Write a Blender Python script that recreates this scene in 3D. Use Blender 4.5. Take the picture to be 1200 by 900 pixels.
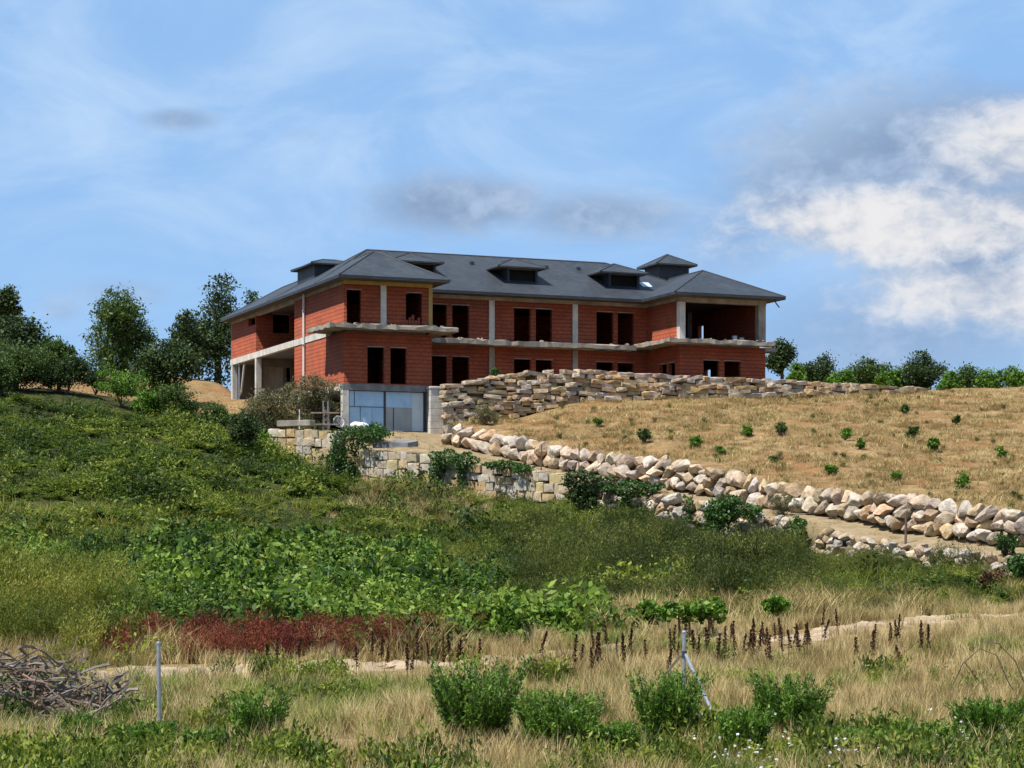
import bpy, bmesh, math, random
import numpy as np
from mathutils import Vector, Matrix
R = math.radians
for o in list(bpy.data.objects): bpy.data.objects.remove(o)
scn = bpy.context.scene
COL = scn.collection
rng = np.random.default_rng(7); random.seed(7)

# ------------------------------------------------------------------ camera (origin = eye, z up)
F, HOR = 2500.0, 640.0            # focal length and horizon row, in photograph pixels (1200 x 900)
cd = bpy.data.cameras.new('camera'); cam = bpy.data.objects.new('camera', cd); COL.objects.link(cam)
cd.sensor_width = 36; cd.lens = F/1200*36; cd.shift_y = (HOR-450)/1200
cd.clip_start = .1; cd.clip_end = 20000
cam.location = (0, 0, 0); cam.rotation_euler = (R(90), 0, 0)
scn.camera = cam
scn.render.resolution_x, scn.render.resolution_y = 1024, 768
scn.view_settings.view_transform = 'Standard'; scn.view_settings.look = 'None'
scn.view_settings.gamma = 1; scn.view_settings.exposure = 0.72

# ------------------------------------------------------------------ sun and sky
SUN_EL = R(63); SUNH = Vector((-.793, -.609, 0)).normalized()
sd = bpy.data.lights.new('sun', 'SUN'); so = bpy.data.objects.new('sun', sd); COL.objects.link(so)
sd.energy = 5.0; sd.angle = R(.53); sd.color = (1, .955, .88)
sdir = Vector((SUNH.x*math.cos(SUN_EL), SUNH.y*math.cos(SUN_EL), math.sin(SUN_EL)))
so.rotation_euler = sdir.to_track_quat('Z', 'Y').to_euler(); so.location = (-40, -20, 80)

class NT:
    """tiny node-tree writer"""
    def __init__(s, tree): s.t = tree; tree.nodes.clear()
    def n(s, typ, **kw):
        nd = s.t.nodes.new(typ)
        for k, v in kw.items(): setattr(nd, k, v)
        return nd
    def set(s, sock, v):
        if isinstance(v, bpy.types.NodeSocket): s.t.links.new(v, sock)
        elif v is not None: sock.default_value = v
    def m(s, op, a, b=None, c=None, clamp=False):
        nd = s.n('ShaderNodeMath', operation=op); nd.use_clamp = clamp
        s.set(nd.inputs[0], a)
        if b is not None: s.set(nd.inputs[1], b)
        if c is not None: s.set(nd.inputs[2], c)
        return nd.outputs[0]
    def mix(s, f, a, b, typ='MIX'):
        nd = s.n('ShaderNodeMix', data_type='RGBA', blend_type=typ)
        s.set(nd.inputs[0], f)
        s.set(nd.inputs[6], a if isinstance(a, bpy.types.NodeSocket) else (*a, 1))
        s.set(nd.inputs[7], b if isinstance(b, bpy.types.NodeSocket) else (*b, 1))
        return nd.outputs[2]
    def noise(s, vec, scale, detail=4, rough=.55, dist=0.0):
        nd = s.n('ShaderNodeTexNoise'); s.set(nd.inputs['Vector'], vec)
        nd.inputs['Scale'].default_value = scale; nd.inputs['Detail'].default_value = detail
        nd.inputs['Roughness'].default_value = rough; nd.inputs['Distortion'].default_value = dist
        return nd.outputs[0]
    def step(s, x, lo, hi):
        nd = s.n('ShaderNodeMapRange', interpolation_type='SMOOTHSTEP')
        s.set(nd.inputs[0], x); nd.inputs[1].default_value = lo; nd.inputs[2].default_value = hi
        return nd.outputs[0]

w = bpy.data.worlds.new('World'); scn.world = w; w.use_nodes = True
W = NT(w.node_tree)
sky = W.n('ShaderNodeTexSky', sky_type='NISHITA'); sky.sun_disc = False
sky.sun_elevation = SUN_EL; sky.sun_rotation = math.atan2(SUNH.x, SUNH.y)
sky.air_density = 1.0; sky.dust_density = 0.15; sky.ozone_density = 2.2; sky.altitude = 500
SKYS = .1
tc = W.n('ShaderNodeTexCoord').outputs['Generated']
sx = W.n('ShaderNodeSeparateXYZ'); W.set(sx.inputs[0], tc)
az = W.m('MULTIPLY', W.m('ARCTAN2', sx.outputs[0], sx.outputs[1]), 180/math.pi)
el = W.m('MULTIPLY', W.m('ARCSINE', sx.outputs[2]), 180/math.pi)
cvec = W.n('ShaderNodeCombineXYZ'); W.set(cvec.inputs[0], az); W.set(cvec.inputs[1], W.m('MULTIPLY', el, 2.0))
cv = cvec.outputs[0]
cvec2 = W.n('ShaderNodeCombineXYZ'); W.set(cvec2.inputs[0], az); W.set(cvec2.inputs[1], W.m('MULTIPLY', el, 1.5)); cw = cvec2.outputs[0]
n1 = W.m('SUBTRACT', W.noise(cw, .34, 8, .58), .5)
n2 = W.m('SUBTRACT', W.noise(cw, 1.5, 7, .6, .4), .5)
fray = W.m('ADD', W.m('MULTIPLY', n1, 2.2), W.m('MULTIPLY', n2, 1.0))
def blob(px, py, rx, ry, soft=.75):
    a0, e0 = (px-600)/F*57.3, (HOR-py)/F*57.3
    dx = W.m('DIVIDE', W.m('SUBTRACT', az, a0), rx/F*57.3)
    dy = W.m('DIVIDE', W.m('SUBTRACT', el, e0), ry/F*57.3)
    d = W.m('SQRT', W.m('ADD', W.m('MULTIPLY', dx, dx), W.m('MULTIPLY', dy, dy)))
    return W.step(W.m('ADD', W.m('SUBTRACT', 1.2, d), W.m('MULTIPLY', fray, .62)), 0, soft*1.05)
def mx(lst):
    r = lst[0]
    for q in lst[1:]: r = W.m('MAXIMUM', r, q)
    return r
def wk(m, k): return W.m('MULTIPLY', m, k)
grey = mx([blob(1090, 195, 250, 92), blob(980, 232, 150, 80), wk(blob(1060, 400, 330, 100, 1.2), .8), blob(1190, 300, 220, 130), wk(blob(860, 275, 90, 90, 1.2), .55),
           wk(blob(535, 244, 130, 40), 1.0), wk(blob(700, 256, 140, 36, .9), .9), wk(blob(213, 152, 50, 15), .7),
           wk(blob(150, 350, 66, 20, 1.1), .5), wk(blob(80, 368, 26, 17, 1.0), .5), wk(blob(355, 168, 30, 12, 1), .2), wk(blob(655, 0, 56, 18), .6)])
white = mx([blob(1075, 276, 225, 50, .8), wk(blob(1195, 190, 130, 55, 1.0), .95), wk(blob(1170, 352, 200, 44, .9), .9), wk(blob(1010, 262, 120, 36, 1.1), .7)])
# the same kind of broken cloud goes on all round the sky
allr = W.m('MULTIPLY', W.step(W.noise(cv, .055, 8, .62), .56, .72), W.step(W.m('ABSOLUTE', az), 15, 30))
veil = W.m('MULTIPLY', W.step(W.noise(cv, .15, 8, .6, .6), .36, .76), .6)
veil = W.m('MULTIPLY', veil, W.step(el, 1, 11))
K = .60/SKYS
base = W.mix(.85, sky.outputs[0], (.25*K, .49*K, .88*K))
c = W.mix(W.m('ADD', veil, .10), base, (.60*K, .78*K, 1.0*K))
shade = W.mix(W.step(W.m('ADD', n1, W.m('MULTIPLY', n2, .5)), -.2, .25), (.24*K, .34*K, .52*K), (.46*K, .58*K, .78*K))
c = W.mix(W.m('MULTIPLY', grey, .88), c, shade)
wsh = W.mix(W.step(W.m('ADD', W.m('MULTIPLY', n1, 1.4), W.m('MULTIPLY', n2, .8)), -.32, .25), (.50*K, .57*K, .70*K), (.90*K, .88*K, .87*K))
c = W.mix(W.m('MULTIPLY', white, .9), c, wsh)
c = W.mix(W.m('MULTIPLY', allr, .6), c, (.7*K, .74*K, .8*K))
bg = W.n('ShaderNodeBackground'); W.set(bg.inputs[0], c); bg.inputs[1].default_value = SKYS
W.set(W.n('ShaderNodeOutputWorld').inputs[0], bg.outputs[0])

# ------------------------------------------------------------------ materials
MATS = {}
def mat(name, c1, c2=None, scale=3.0, rough=.85, bump=.0, bscale=20, detail=5, spec=.3, rand=0.0, metallic=0, coord='Object', build=None, streak=None):
    m = bpy.data.materials.new(name); m.use_nodes = True; T = NT(m.node_tree)
    p = T.n('ShaderNodeBsdfPrincipled'); out = T.n('ShaderNodeOutputMaterial'); T.set(out.inputs[0], p.outputs[0])
    p.inputs['Roughness'].default_value = rough; p.inputs['Specular IOR Level'].default_value = spec
    p.inputs['Metallic'].default_value = metallic
    if coord == 'World':
        vec = T.n('ShaderNodeNewGeometry').outputs['Position']
    else:
        vec = T.n('ShaderNodeTexCoord').outputs['Object']
    c2 = c2 or tuple(x*.7 for x in c1)
    col = T.mix(T.step(T.noise(vec, scale, detail, .6), .3, .7), c1, c2)
    if streak:      # rain stains running down
        mp = T.n('ShaderNodeMapping'); T.set(mp.inputs[0], vec); mp.inputs['Scale'].default_value = (3, 3, .35)
        col = T.mix(T.m('MULTIPLY', T.step(T.noise(mp.outputs[0], 1.5, 5, .7), .5, .8), .7), col, streak)
    if rand:
        oi = T.n('ShaderNodeObjectInfo')
        hs = T.n('ShaderNodeHueSaturation'); T.set(hs.inputs['Color'], col)
        T.set(hs.inputs['Value'], T.m('MULTIPLY_ADD', oi.outputs['Random'], rand*2, 1-rand))
        r2 = T.m('FRACT', T.m('MULTIPLY', oi.outputs['Random'], 17.31))
        T.set(hs.inputs['Saturation'], T.m('MULTIPLY_ADD', r2, .9, .5))
        T.set(hs.inputs['Hue'], T.m('MULTIPLY_ADD', T.m('FRACT', T.m('MULTIPLY', oi.outputs['Random'], 7.7)), .03, .485))
        col = hs.outputs[0]
    if detail == 8:
        col = T.mix(T.m('MULTIPLY', T.step(T.noise(vec, 9, 6, .7), .54, .68), .75), col, tuple(x*.28 for x in c2))
        col = T.mix(T.m('MULTIPLY', T.step(T.noise(vec, 4.2, 5, .7), .56, .66), .5), col, (.50, .45, .38))
    T.set(p.inputs['Base Color'], col)
    if bump:
        b = T.n('ShaderNodeBump'); b.inputs['Strength'].default_value = bump; b.inputs['Distance'].default_value = .05
        T.set(b.inputs['Height'], T.noise(vec, bscale, 6, .65)); T.set(p.inputs['Normal'], b.outputs[0])
    if build: build(T, p, col, vec)
    MATS[name] = m
    return m

def brick_build(T, p, col, vec):
    # hollow clay blocks: real courses; relief and joint dirt only
    s = T.n('ShaderNodeSeparateXYZ'); T.set(s.inputs[0], vec)
    cv = T.n('ShaderNodeCombineXYZ'); T.set(cv.inputs[0], T.m('ADD', s.outputs[0], s.outputs[1])); T.set(cv.inputs[1], s.outputs[2])
    wob = T.noise(vec, 1.3, 3)
    va = T.n('ShaderNodeVectorMath', operation='ADD'); T.set(va.inputs[0], cv.outputs[0])
    wv = T.n('ShaderNodeCombineXYZ'); T.set(wv.inputs[1], T.m('MULTIPLY', wob, .09)); T.set(va.inputs[1], wv.outputs[0])
    b = T.n('ShaderNodeTexBrick'); T.set(b.inputs['Vector'], va.outputs[0])
    b.inputs['Scale'].default_value = 1; b.inputs['Brick Width'].default_value = .42; b.inputs['Row Height'].default_value = .215
    b.inputs['Mortar Size'].default_value = .022; b.inputs['Mortar Smooth'].default_value = .5
    b.inputs['Color1'].default_value = (1, 1, 1, 1); b.inputs['Color2'].default_value = (.78, .76, .74, 1); b.inputs['Mortar'].default_value = (.62, .60, .58, 1)
    c2 = T.mix(.4, col, b.outputs['Color'], 'MULTIPLY'); c2 = T.mix(T.m('MULTIPLY', T.step(T.noise(vec, .55, 5, .65), .45, .72), .55), c2, (.20, .075, .045)); T.set(p.inputs['Base Color'], c2)
    bp = T.n('ShaderNodeBump'); bp.inputs['Strength'].default_value = 1.0; bp.inputs['Distance'].default_value = .09
    # each course leans out a little: saw-tooth profile
    saw = T.m('SUBTRACT', 1.0, T.m('FRACT', T.m('DIVIDE', T.m('ADD', s.outputs[2], T.m('MULTIPLY', wob, .09)), .215)))
    h = T.m('ADD', T.m('MULTIPLY', saw, .9), T.m('ADD', T.m('MULTIPLY', b.outputs['Fac'], -.5), T.m('MULTIPLY', T.noise(vec, 9, 5), .5)))
    T.set(bp.inputs['Height'], h); T.set(p.inputs['Normal'], bp.outputs[0])
mat('brick', (.345, .080, .033), (.26, .053, .023), 1.1, .9, build=brick_build, streak=(.21, .058, .032))
def slate_build(T, p, col, vec):
    s = T.n('ShaderNodeSeparateXYZ'); T.set(s.inputs[0], vec)
    cv = T.n('ShaderNodeCombineXYZ'); T.set(cv.inputs[0], T.m('ADD', s.outputs[0], T.m('MULTIPLY', s.outputs[1], .6))); T.set(cv.inputs[1], s.outputs[2])
    b = T.n('ShaderNodeTexBrick'); T.set(b.inputs['Vector'], cv.outputs[0])
    b.inputs['Scale'].default_value = 1; b.inputs['Brick Width'].default_value = .3; b.inputs['Row Height'].default_value = .11
    b.inputs['Mortar Size'].default_value = .008
    b.inputs['Color1'].default_value = (1.1, 1.1, 1.1, 1); b.inputs['Color2'].default_value = (.7, .72, .75, 1); b.inputs['Mortar'].default_value = (.45, .45, .45, 1)
    T.set(p.inputs['Base Color'], T.mix(.8, col, b.outputs['Color'], 'MULTIPLY'))
    bp = T.n('ShaderNodeBump'); bp.inputs['Strength'].default_value = .5; bp.inputs['Distance'].default_value = .02
    T.set(bp.inputs['Height'], T.m('ADD', b.outputs['Fac'], T.m('MULTIPLY', T.noise(vec, 6, 4), .8))); T.set(p.inputs['Normal'], bp.outputs[0])
mat('slate', (.024, .030, .040), (.038, .045, .054), .7, .6, spec=.3, build=slate_build, streak=(.05, .055, .06))
mat('slate_cap', (.045, .05, .055), (.03, .034, .04), 2, .7)
mat('soffit', (.10, .085, .07), (.06, .05, .045), 2)
mat('concrete', (.34, .30, .25), (.19, .165, .135), 1.4, .9, .35, 14, streak=(.13, .115, .10))
mat('concrete_pale', (.58, .55, .49), (.42, .39, .34), 1.8, .9, .3, 14, streak=(.30, .28, .25))
mat('concrete_dark', (.20, .20, .20), (.12, .12, .12), 2, .9, .3, 14, streak=(.08, .08, .08))
mat('foam', (.42, .27, .07), (.30, .2, .08), 3, .95, .6, 10)
mat('unlit_interior', (.02, .018, .016), (.012, .011, .01), 1, 1, spec=0)  # near-black colour stands in for interior shade in the dormers and garage
mat('plaster_in', (.20, .15, .10), (.13, .1, .07), 1)
mat('metal', (.42, .45, .48), (.30, .32, .34), 12, .45, .15, 60, metallic=.7, spec=.5)
mat('dark_metal', (.05, .05, .055), (.03, .03, .03), 10, .6)
mat('pipe_white', (.68, .66, .62), (.55, .52, .48), 2, .6)
mat('pane_blue', (.36, .52, .66), (.24, .40, .56), .8, .22, .05, 3, spec=.6, streak=(.42, .52, .6))  # blue base colour imitates the sky reflected in the glass
mat('pane_pale', (.50, .58, .62), (.38, .46, .52), .8, .3, .05, 3, spec=.5, streak=(.3, .38, .44))
mat('pane_grey', (.30, .32, .32), (.22, .24, .25), .8, .3, .05, 3, spec=.5, streak=(.34, .33, .3))
mat('rock', (.47, .375, .27), (.25, .18, .125), 3.0, .92, 1.0, 5, rand=.26, detail=8, streak=(.20, .16, .12))
mat('flat_rock', (.48, .36, .23), (.25, .18, .115), 2.2, .92, 1.0, 6, detail=8, rand=.34, streak=(.16, .14, .12))
mat('block_stone', (.49, .39, .25), (.33, .26, .165), 1.2, .92, .6, 9, rand=.16, streak=(.32, .27, .2))
mat('core_soil', (.13, .095, .06), (.07, .05, .035), 2, 1, .6, 6)
mat('wood_grey', (.23, .18, .14), (.12, .09, .07), 5, .9, .5, 25, rand=.45)
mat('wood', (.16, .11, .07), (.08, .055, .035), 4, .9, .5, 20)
mat('bark', (.11, .085, .06), (.06, .045, .03), 4, .95, .6, 12)
mat('plastic_white', (.7, .7, .68), (.55, .55, .53), 3, .6)
mat('path_sand', (.36, .27, .175), (.21, .155, .095), 2.0, .97, .8, 8, coord='World', streak=None)
mat('iron_red', (.35, .10, .05), (.2, .07, .04), 6, .9)

def leafmat(name, cols, trans=.35, rough=.55, inst=True, spec=.25):
    """foliage: colour runs through three tones with the plant's own random tint"""
    m = bpy.data.materials.new(name); m.use_nodes = True; T = NT(m.node_tree)
    p = T.n('ShaderNodeBsdfPrincipled'); p.inputs['Roughness'].default_value = rough; p.inputs['Specular IOR Level'].default_value = spec
    if inst:
        a = T.n('ShaderNodeAttribute', attribute_type='INSTANCER', attribute_name='tint').outputs['Fac']
    else:
        a = T.n('ShaderNodeAttribute', attribute_type='GEOMETRY', attribute_name='tint').outputs['Fac']
    lv = T.n('ShaderNodeAttribute', attribute_type='GEOMETRY', attribute_name='leaf').outputs['Fac']
    t = T.m('ADD', a, T.m('MULTIPLY', T.m('SUBTRACT', lv, .5), .55), clamp=True)
    r = T.n('ShaderNodeValToRGB'); T.set(r.inputs[0], t)
    e = r.color_ramp.elements
    e[0].color = (*cols[0], 1); e[1].color = (*cols[-1], 1); e[0].position = .1; e[1].position = .9
    for i, cc in enumerate(cols[1:-1]):
        q = e.new(.1+.8*(i+1)/(len(cols)-1)); q.color = (*cc, 1)
    T.set(p.inputs['Base Color'], r.outputs[0])
    tr = T.n('ShaderNodeBsdfTranslucent'); T.set(tr.inputs[0], r.outputs[0])
    ms = T.n('ShaderNodeMixShader'); ms.inputs[0].default_value = trans
    T.set(ms.inputs[1], p.outputs[0]); T.set(ms.inputs[2], tr.outputs[0])
    T.set(T.n('ShaderNodeOutputMaterial').inputs[0], ms.outputs[0])
    MATS[name] = m
leafmat('leaf_lush', [(.016, .040, .004), (.07, .14, .012), (.22, .30, .045)])
leafmat('leaf_fern', [(.018, .036, .004), (.072, .12, .010), (.22, .25, .032)])
leafmat('leaf_olive', [(.030, .044, .007), (.075, .10, .014), (.18, .185, .035)])
leafmat('grass_green', [(.05, .085, .010), (.14, .18, .025), (.27, .28, .06)])
leafmat('grass_dry', [(.15, .11, .035), (.38, .28, .115), (.60, .48, .24)], .3, .7)
leafmat('grass_red', [(.085, .018, .012), (.17, .038, .02), (.24, .075, .035)], .25, .8)
leafmat('grass_yellow', [(.075, .10, .010), (.17, .19, .022), (.30, .28, .05)])
leafmat('tree_dark', [(.018, .034, .010), (.035, .062, .015), (.065, .10, .024)], .25, .5, False)
leafmat('tree_mid', [(.024, .05, .010), (.05, .09, .016), (.10, .15, .03)], .3, .5, False)
leafmat('shrub_green', [(.03, .075, .006), (.085, .18, .015), (.18, .29, .04)], .35, .5, False)
leafmat('shrub_olive', [(.06, .062, .025), (.12, .115, .05), (.22, .20, .10)], .3, .7, False)
leafmat('dock_brown', [(.030, .014, .008), (.075, .034, .018), (.15, .08, .035)], .15, .9, False)
leafmat('ivy', [(.015, .04, .008), (.035, .085, .014), (.07, .14, .025)], .25, .45, False)
leafmat('petal', [(.7, .7, .66), (.8, .8, .78)], .3, .6)

# ------------------------------------------------------------------ helpers
def link(o, parent=None):
    COL.objects.link(o)
    if parent: o.parent = parent
    return o
def tag(o, label=None, cat=None, group=None, kind=None):
    if label: o['label'] = label
    if cat: o['category'] = cat
    if group: o['group'] = group
    if kind: o['kind'] = kind
    return o
def empty(name, loc=(0, 0, 0), rz=0):
    o = bpy.data.objects.new(name, None); o.location = loc; o.rotation_euler = (0, 0, rz); o.empty_display_size = .3
    return link(o)
def mesh_np(name, V, Fq, m, leaf=None, tint=None):
    """fast mesh from arrays; Fq is (n,3) or (n,4)"""
    me = bpy.data.meshes.new(name); V = np.asarray(V, np.float32); Fq = np.asarray(Fq, np.int32)
    k = Fq.shape[1]
    me.vertices.add(len(V)); me.vertices.foreach_set('co', V.ravel())
    me.loops.add(Fq.size); me.loops.foreach_set('vertex_index', Fq.ravel())
    me.polygons.add(len(Fq)); me.polygons.foreach_set('loop_start', np.arange(0, Fq.size, k, dtype=np.int32))
    me.polygons.foreach_set('loop_total', np.full(len(Fq), k, np.int32))
    if leaf is not None:
        a = me.attributes.new('leaf', 'FLOAT', 'POINT'); a.data.foreach_set('value', np.asarray(leaf, np.float32))
    if tint is not None:
        a = me.attributes.new('tint', 'FLOAT', 'POINT'); a.data.foreach_set('value', np.asarray(tint, np.float32))
    me.update(calc_edges=True); me.materials.append(MATS[m])
    return me
class MB:
    def __init__(s): s.V = []; s.Fc = []
    def box(s, x0, x1, y0, y1, z0, z1):
        b = len(s.V)
        s.V += [(x0,y0,z0),(x1,y0,z0),(x1,y1,z0),(x0,y1,z0),(x0,y0,z1),(x1,y0,z1),(x1,y1,z1),(x0,y1,z1)]
        s.Fc += [tuple(b+i for i in f) for f in ((3,2,1,0),(4,5,6,7),(0,1,5,4),(1,2,6,5),(2,3,7,6),(3,0,4,7))]
        return s
    def poly(s, V, Fc):
        b = len(s.V); s.V += [tuple(v) for v in V]; s.Fc += [tuple(b+i for i in f) for f in Fc]; return s
    def tube(s, pts, rad, n=6):
        b = len(s.V); pts = [Vector(p) for p in pts]
        for i, p in enumerate(pts):
            d = (pts[min(i+1, len(pts)-1)]-pts[max(i-1, 0)]).normalized()
            a = d.orthogonal().normalized() if abs(d.z) < .99 else Vector((1, 0, 0)); c = d.cross(a)
            r = rad[i] if isinstance(rad, (list, tuple)) else rad
            for k in range(n):
                t = 2*math.pi*k/n; s.V.append(tuple(p+a*math.cos(t)*r+c*math.sin(t)*r))
        for i in range(len(pts)-1):
            for k in range(n):
                s.Fc.append((b+i*n+k, b+i*n+(k+1) % n, b+(i+1)*n+(k+1) % n, b+(i+1)*n+k))
        s.Fc.append(tuple(b+k for k in reversed(range(n)))); s.Fc.append(tuple(b+(len(pts)-1)*n+k for k in range(n)))
        return s
    def mesh(s, name, m):
        me = bpy.data.meshes.new(name); me.from_pydata(s.V, [], s.Fc); me.update(); me.materials.append(MATS[m]); return me
    def build(s, name, m, parent=None, bevel=0):
        o = link(bpy.data.objects.new(name, s.mesh(name, m)), parent)
        if bevel:
            b = o.modifiers.new('bevel', 'BEVEL'); b.width = bevel; b.segments = 1; b.limit_method = 'ANGLE'
        return o

def at(px, py, Y):      # photograph pixel at a known depth
    return Vector(((px-600)/F*Y, Y, (HOR-py)/F*Y))
def pix(X, Y, Z): return 600+F*X/Y, HOR-F*Z/Y

# building frame: u along the front, v to the back
BR = R(22.5); BC, BS = math.cos(BR), math.sin(BR); OY = 113.6; OX = (403-600)/F*OY
def b2w(u, v): return OX+BC*u-BS*v, OY+BS*u+BC*v
def w2b(X, Y): dx, dy = X-OX, Y-OY; return dx*BC+dy*BS, -dx*BS+dy*BC
def on_v(px, v): k = (px-600)/F; return (k*(OY+BC*v)-OX+BS*v)/(BC-k*BS)
def on_u(px, u): k = (px-600)/F; return (OX+BC*u-k*(OY+BS*u))/(BS+k*BC)
def bz(py, u, v): return (HOR-py)/F*(OY+BS*u+BC*v)

# ------------------------------------------------------------------ terrain: three walls split it into four pieces
A = [(322,503,540,111),(385,505,548,109.5),(430,527,570,107.5),(492,531,575,106),(560,544,586,103.5),(670,557,594,99.5),(760,577,613,95),(890,600,630,87.5),(1000,630,655,81.5),(1100,643,664,77),(1200,655,674,72.5),(1320,670,688,67)]
Bw = [(522,497,519,112),(580,508,532,108.5),(640,521,546,104.5),(720,532,558,100),(795,541,573,95.5),(890,563,592,90.5),(1000,577,608,85.5),(1100,586,627,80),(1200,603,640,76),(1320,622,656,71.5)]
Cp = [(521,452,497),(560,445,494),(600,438,490),(640,434,480),(680,433,471),(740,437,469),(880,444,466),(1000,450,463),(1075,455,460)]
def line(lst):
    top = [at(p, t, Y) for p, t, b, Y in lst]; bot = [at(p, b, Y) for p, t, b, Y in lst]
    return np.array([(t.x, t.y, t.z, b.z) for t, b in zip(top, bot)])
LA, LB = line(A), line(Bw)
LC = []
for p, t, b in Cp:
    u = on_v(p, -1.8); LC.append((*b2w(u, -1.8), bz(t, u, -1.8), bz(b, u, -1.8)))
LC = np.array(LC)
def rbf(pts, c=4.0):
    P = np.array(pts, float); d = np.sqrt(((P[:, None, :2]-P[None, :, :2])**2).sum(-1)+c*c)
    n = len(P); M = np.zeros((n+3, n+3)); M[:n, :n] = d+np.eye(n)*.02
    M[:n, n] = 1; M[:n, n+1:n+3] = P[:, :2]; M[n:, :n] = M[:n, n:].T
    wgt = np.linalg.solve(M, np.concatenate([P[:, 2], [0, 0, 0]]))
    def f(X, Y):
        out = wgt[n]+wgt[n+1]*X+wgt[n+2]*Y
        for i in range(n): out = out+wgt[i]*np.sqrt((X-P[i, 0])**2+(Y-P[i, 1])**2+c*c)
        return out
    return f
def pp(*l): return [tuple(at(*q)) for q in l]
def lz(*l): return [(*b2w(u, v), z) for u, v, z in l]
z0 = [(x, y, -2.6) for x in (-30, -12, -5, 0, 5, 12, 30) for y in (8, 20, 30)]
z0 += pp((-300,790,43),(100,783,43),(350,778,43.5),(575,770,45),(870,746,48),(1060,730,52),(1200,716,57),(1400,705,60))
z0 += pp((-300,640,66),(0,722,50),(0,645,66),(0,562,86),(0,502,100),(0,464,112),(-300,470,112),(100,464,116),(200,705,54),(200,645,70),(200,562,92),(200,507,106),(200,482,116),(260,482,119),
         (300,527,110),(400,650,82),(400,705,60),(600,655,80),(600,722,55),(800,695,64),(800,737,52),(1000,697,64),(1000,717,58),(1200,692,63),(1400,690,62),(100,510,104),(230,470,128),(120,450,130),(0,452,130),(-300,450,130),(200,441,146),(0,436,150),(-300,440,150))
z0 += [(x, y, b) for x, y, t, b in LA]
z0 += lz((-4.8,2,6.1),(-1.5,3,6.6),(-1.5,8,7.9),(-1.5,14,8.6),(-1,20,8.9),(3,26,9.4))
z1 = [(x, y, t-.12) for x, y, t, b in LA]+[(x, y, b-.05) for x, y, t, b in LB]+lz((0,-.4,6.1),(2.5,-.4,6.1),(5,-.4,6.1),(2.5,-2,6.0),(-2,-.5,6.1),(-4,0,6.05))
z2 = [(x, y, t-.15) for x, y, t, b in LB]+[(x, y, b) for x, y, t, b in LC]+pp((1200,456,126),(1320,458,128),(1200,530,100),(1000,520,101),(850,510,104))
z3 = [(x, y, max(b, min(t-.5, 8.5))) for x, y, t, b in LC]+lz((5.2,0,8.4),(8,1,8.4),(14,2,8.4),(20,0,8.4),(28,2,8.8),(34,4,9.1),(27,12,9.2),(36,20,9.8),(20,25,9.6),(6,25,9.4),(50,5,9.4),(50,25,10))
f0, f1, f2, f3 = rbf(z0, 1.2), rbf(z1, 1.0), rbf(z2, 1.0), rbf(z3, 1.0)
def vnoise(X, Y, s, seed=0):
    r = np.random.default_rng(seed); out = 0
    for k in range(6):
        a, ph = r.uniform(0, 6.28), r.uniform(0, 6.28); fr = s*r.uniform(.6, 1.7)
        out = out+np.sin((X*np.cos(a)+Y*np.sin(a))*fr+ph+1.7*np.sin((X*np.sin(a)-Y*np.cos(a))*fr*.7+ph*2))
    return out/6
def zone(X, Y):
    u, v = w2b(X, Y)
    Z = np.zeros(X.shape, int)
    ya = np.interp(X, LA[:, 0], LA[:, 1])+.55
    z1m = (u > -4.1) & (Y > ya) & ((v < .6) | ((u > 0) & (u < 5) & (v < 9)))
    z1m |= (X > LA[3, 0]) & (Y > ya) & (u > 5)
    Z[z1m] = 1
    zb = (X > LB[0, 0]+.3) & (Y > np.interp(X, LB[:, 0], LB[:, 1])+.75) & (u > 5.05); Z[zb] = 2
    Z[(u > 5.5) & (v > -1.4)] = 3
    Z[(u > 2) & (v > 9.5)] = 3
    return Z
def height(X, Y):
    X = np.clip(np.asarray(X, float), -60, 75); Y = np.clip(np.asarray(Y, float), 8, 165)
    Z = zone(X, Y)
    H = np.where(Z == 0, f0(X, Y), np.where(Z == 1, f1(X, Y), np.where(Z == 2, f2(X, Y), f3(X, Y))))
    amp = np.where(Z == 0, .10, np.where(Z == 1, .03, np.where(Z == 2, .11, .02)))
    H = H+amp*vnoise(X, Y, 1.1, 1)+amp*.8*vnoise(X, Y, 2.9, 2)+np.where((Z == 0) & (Y > 48), .22*vnoise(X, Y, .33, 3), 0)
    u, v = w2b(X, Y)
    ins = (u > -.05) & (u < 5.05) & (v > 0) & (v < 9.3); H = np.where(ins, 6.0, H)
    ins = (u > -.05) & (u < 25.7) & (v > 4.0) & (v < 12.7) & (v > np.where(u < 5.05, 9.3, 0)); H = np.where(ins, np.minimum(H, 8.2), H)
    ins = (u > 19.9) & (u < 25.7) & (v > -.05) & (v < 12.7); H = np.where(ins, np.minimum(H, 8.2), H)
    ins = (u > -.05) & (u < 5.05) & (v > 9) & (v < 23); H = np.where(ins, np.minimum(H, 8.3), H)
    return H
def hz(x, y): return float(height(np.array([x]), np.array([y]))[0])

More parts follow.
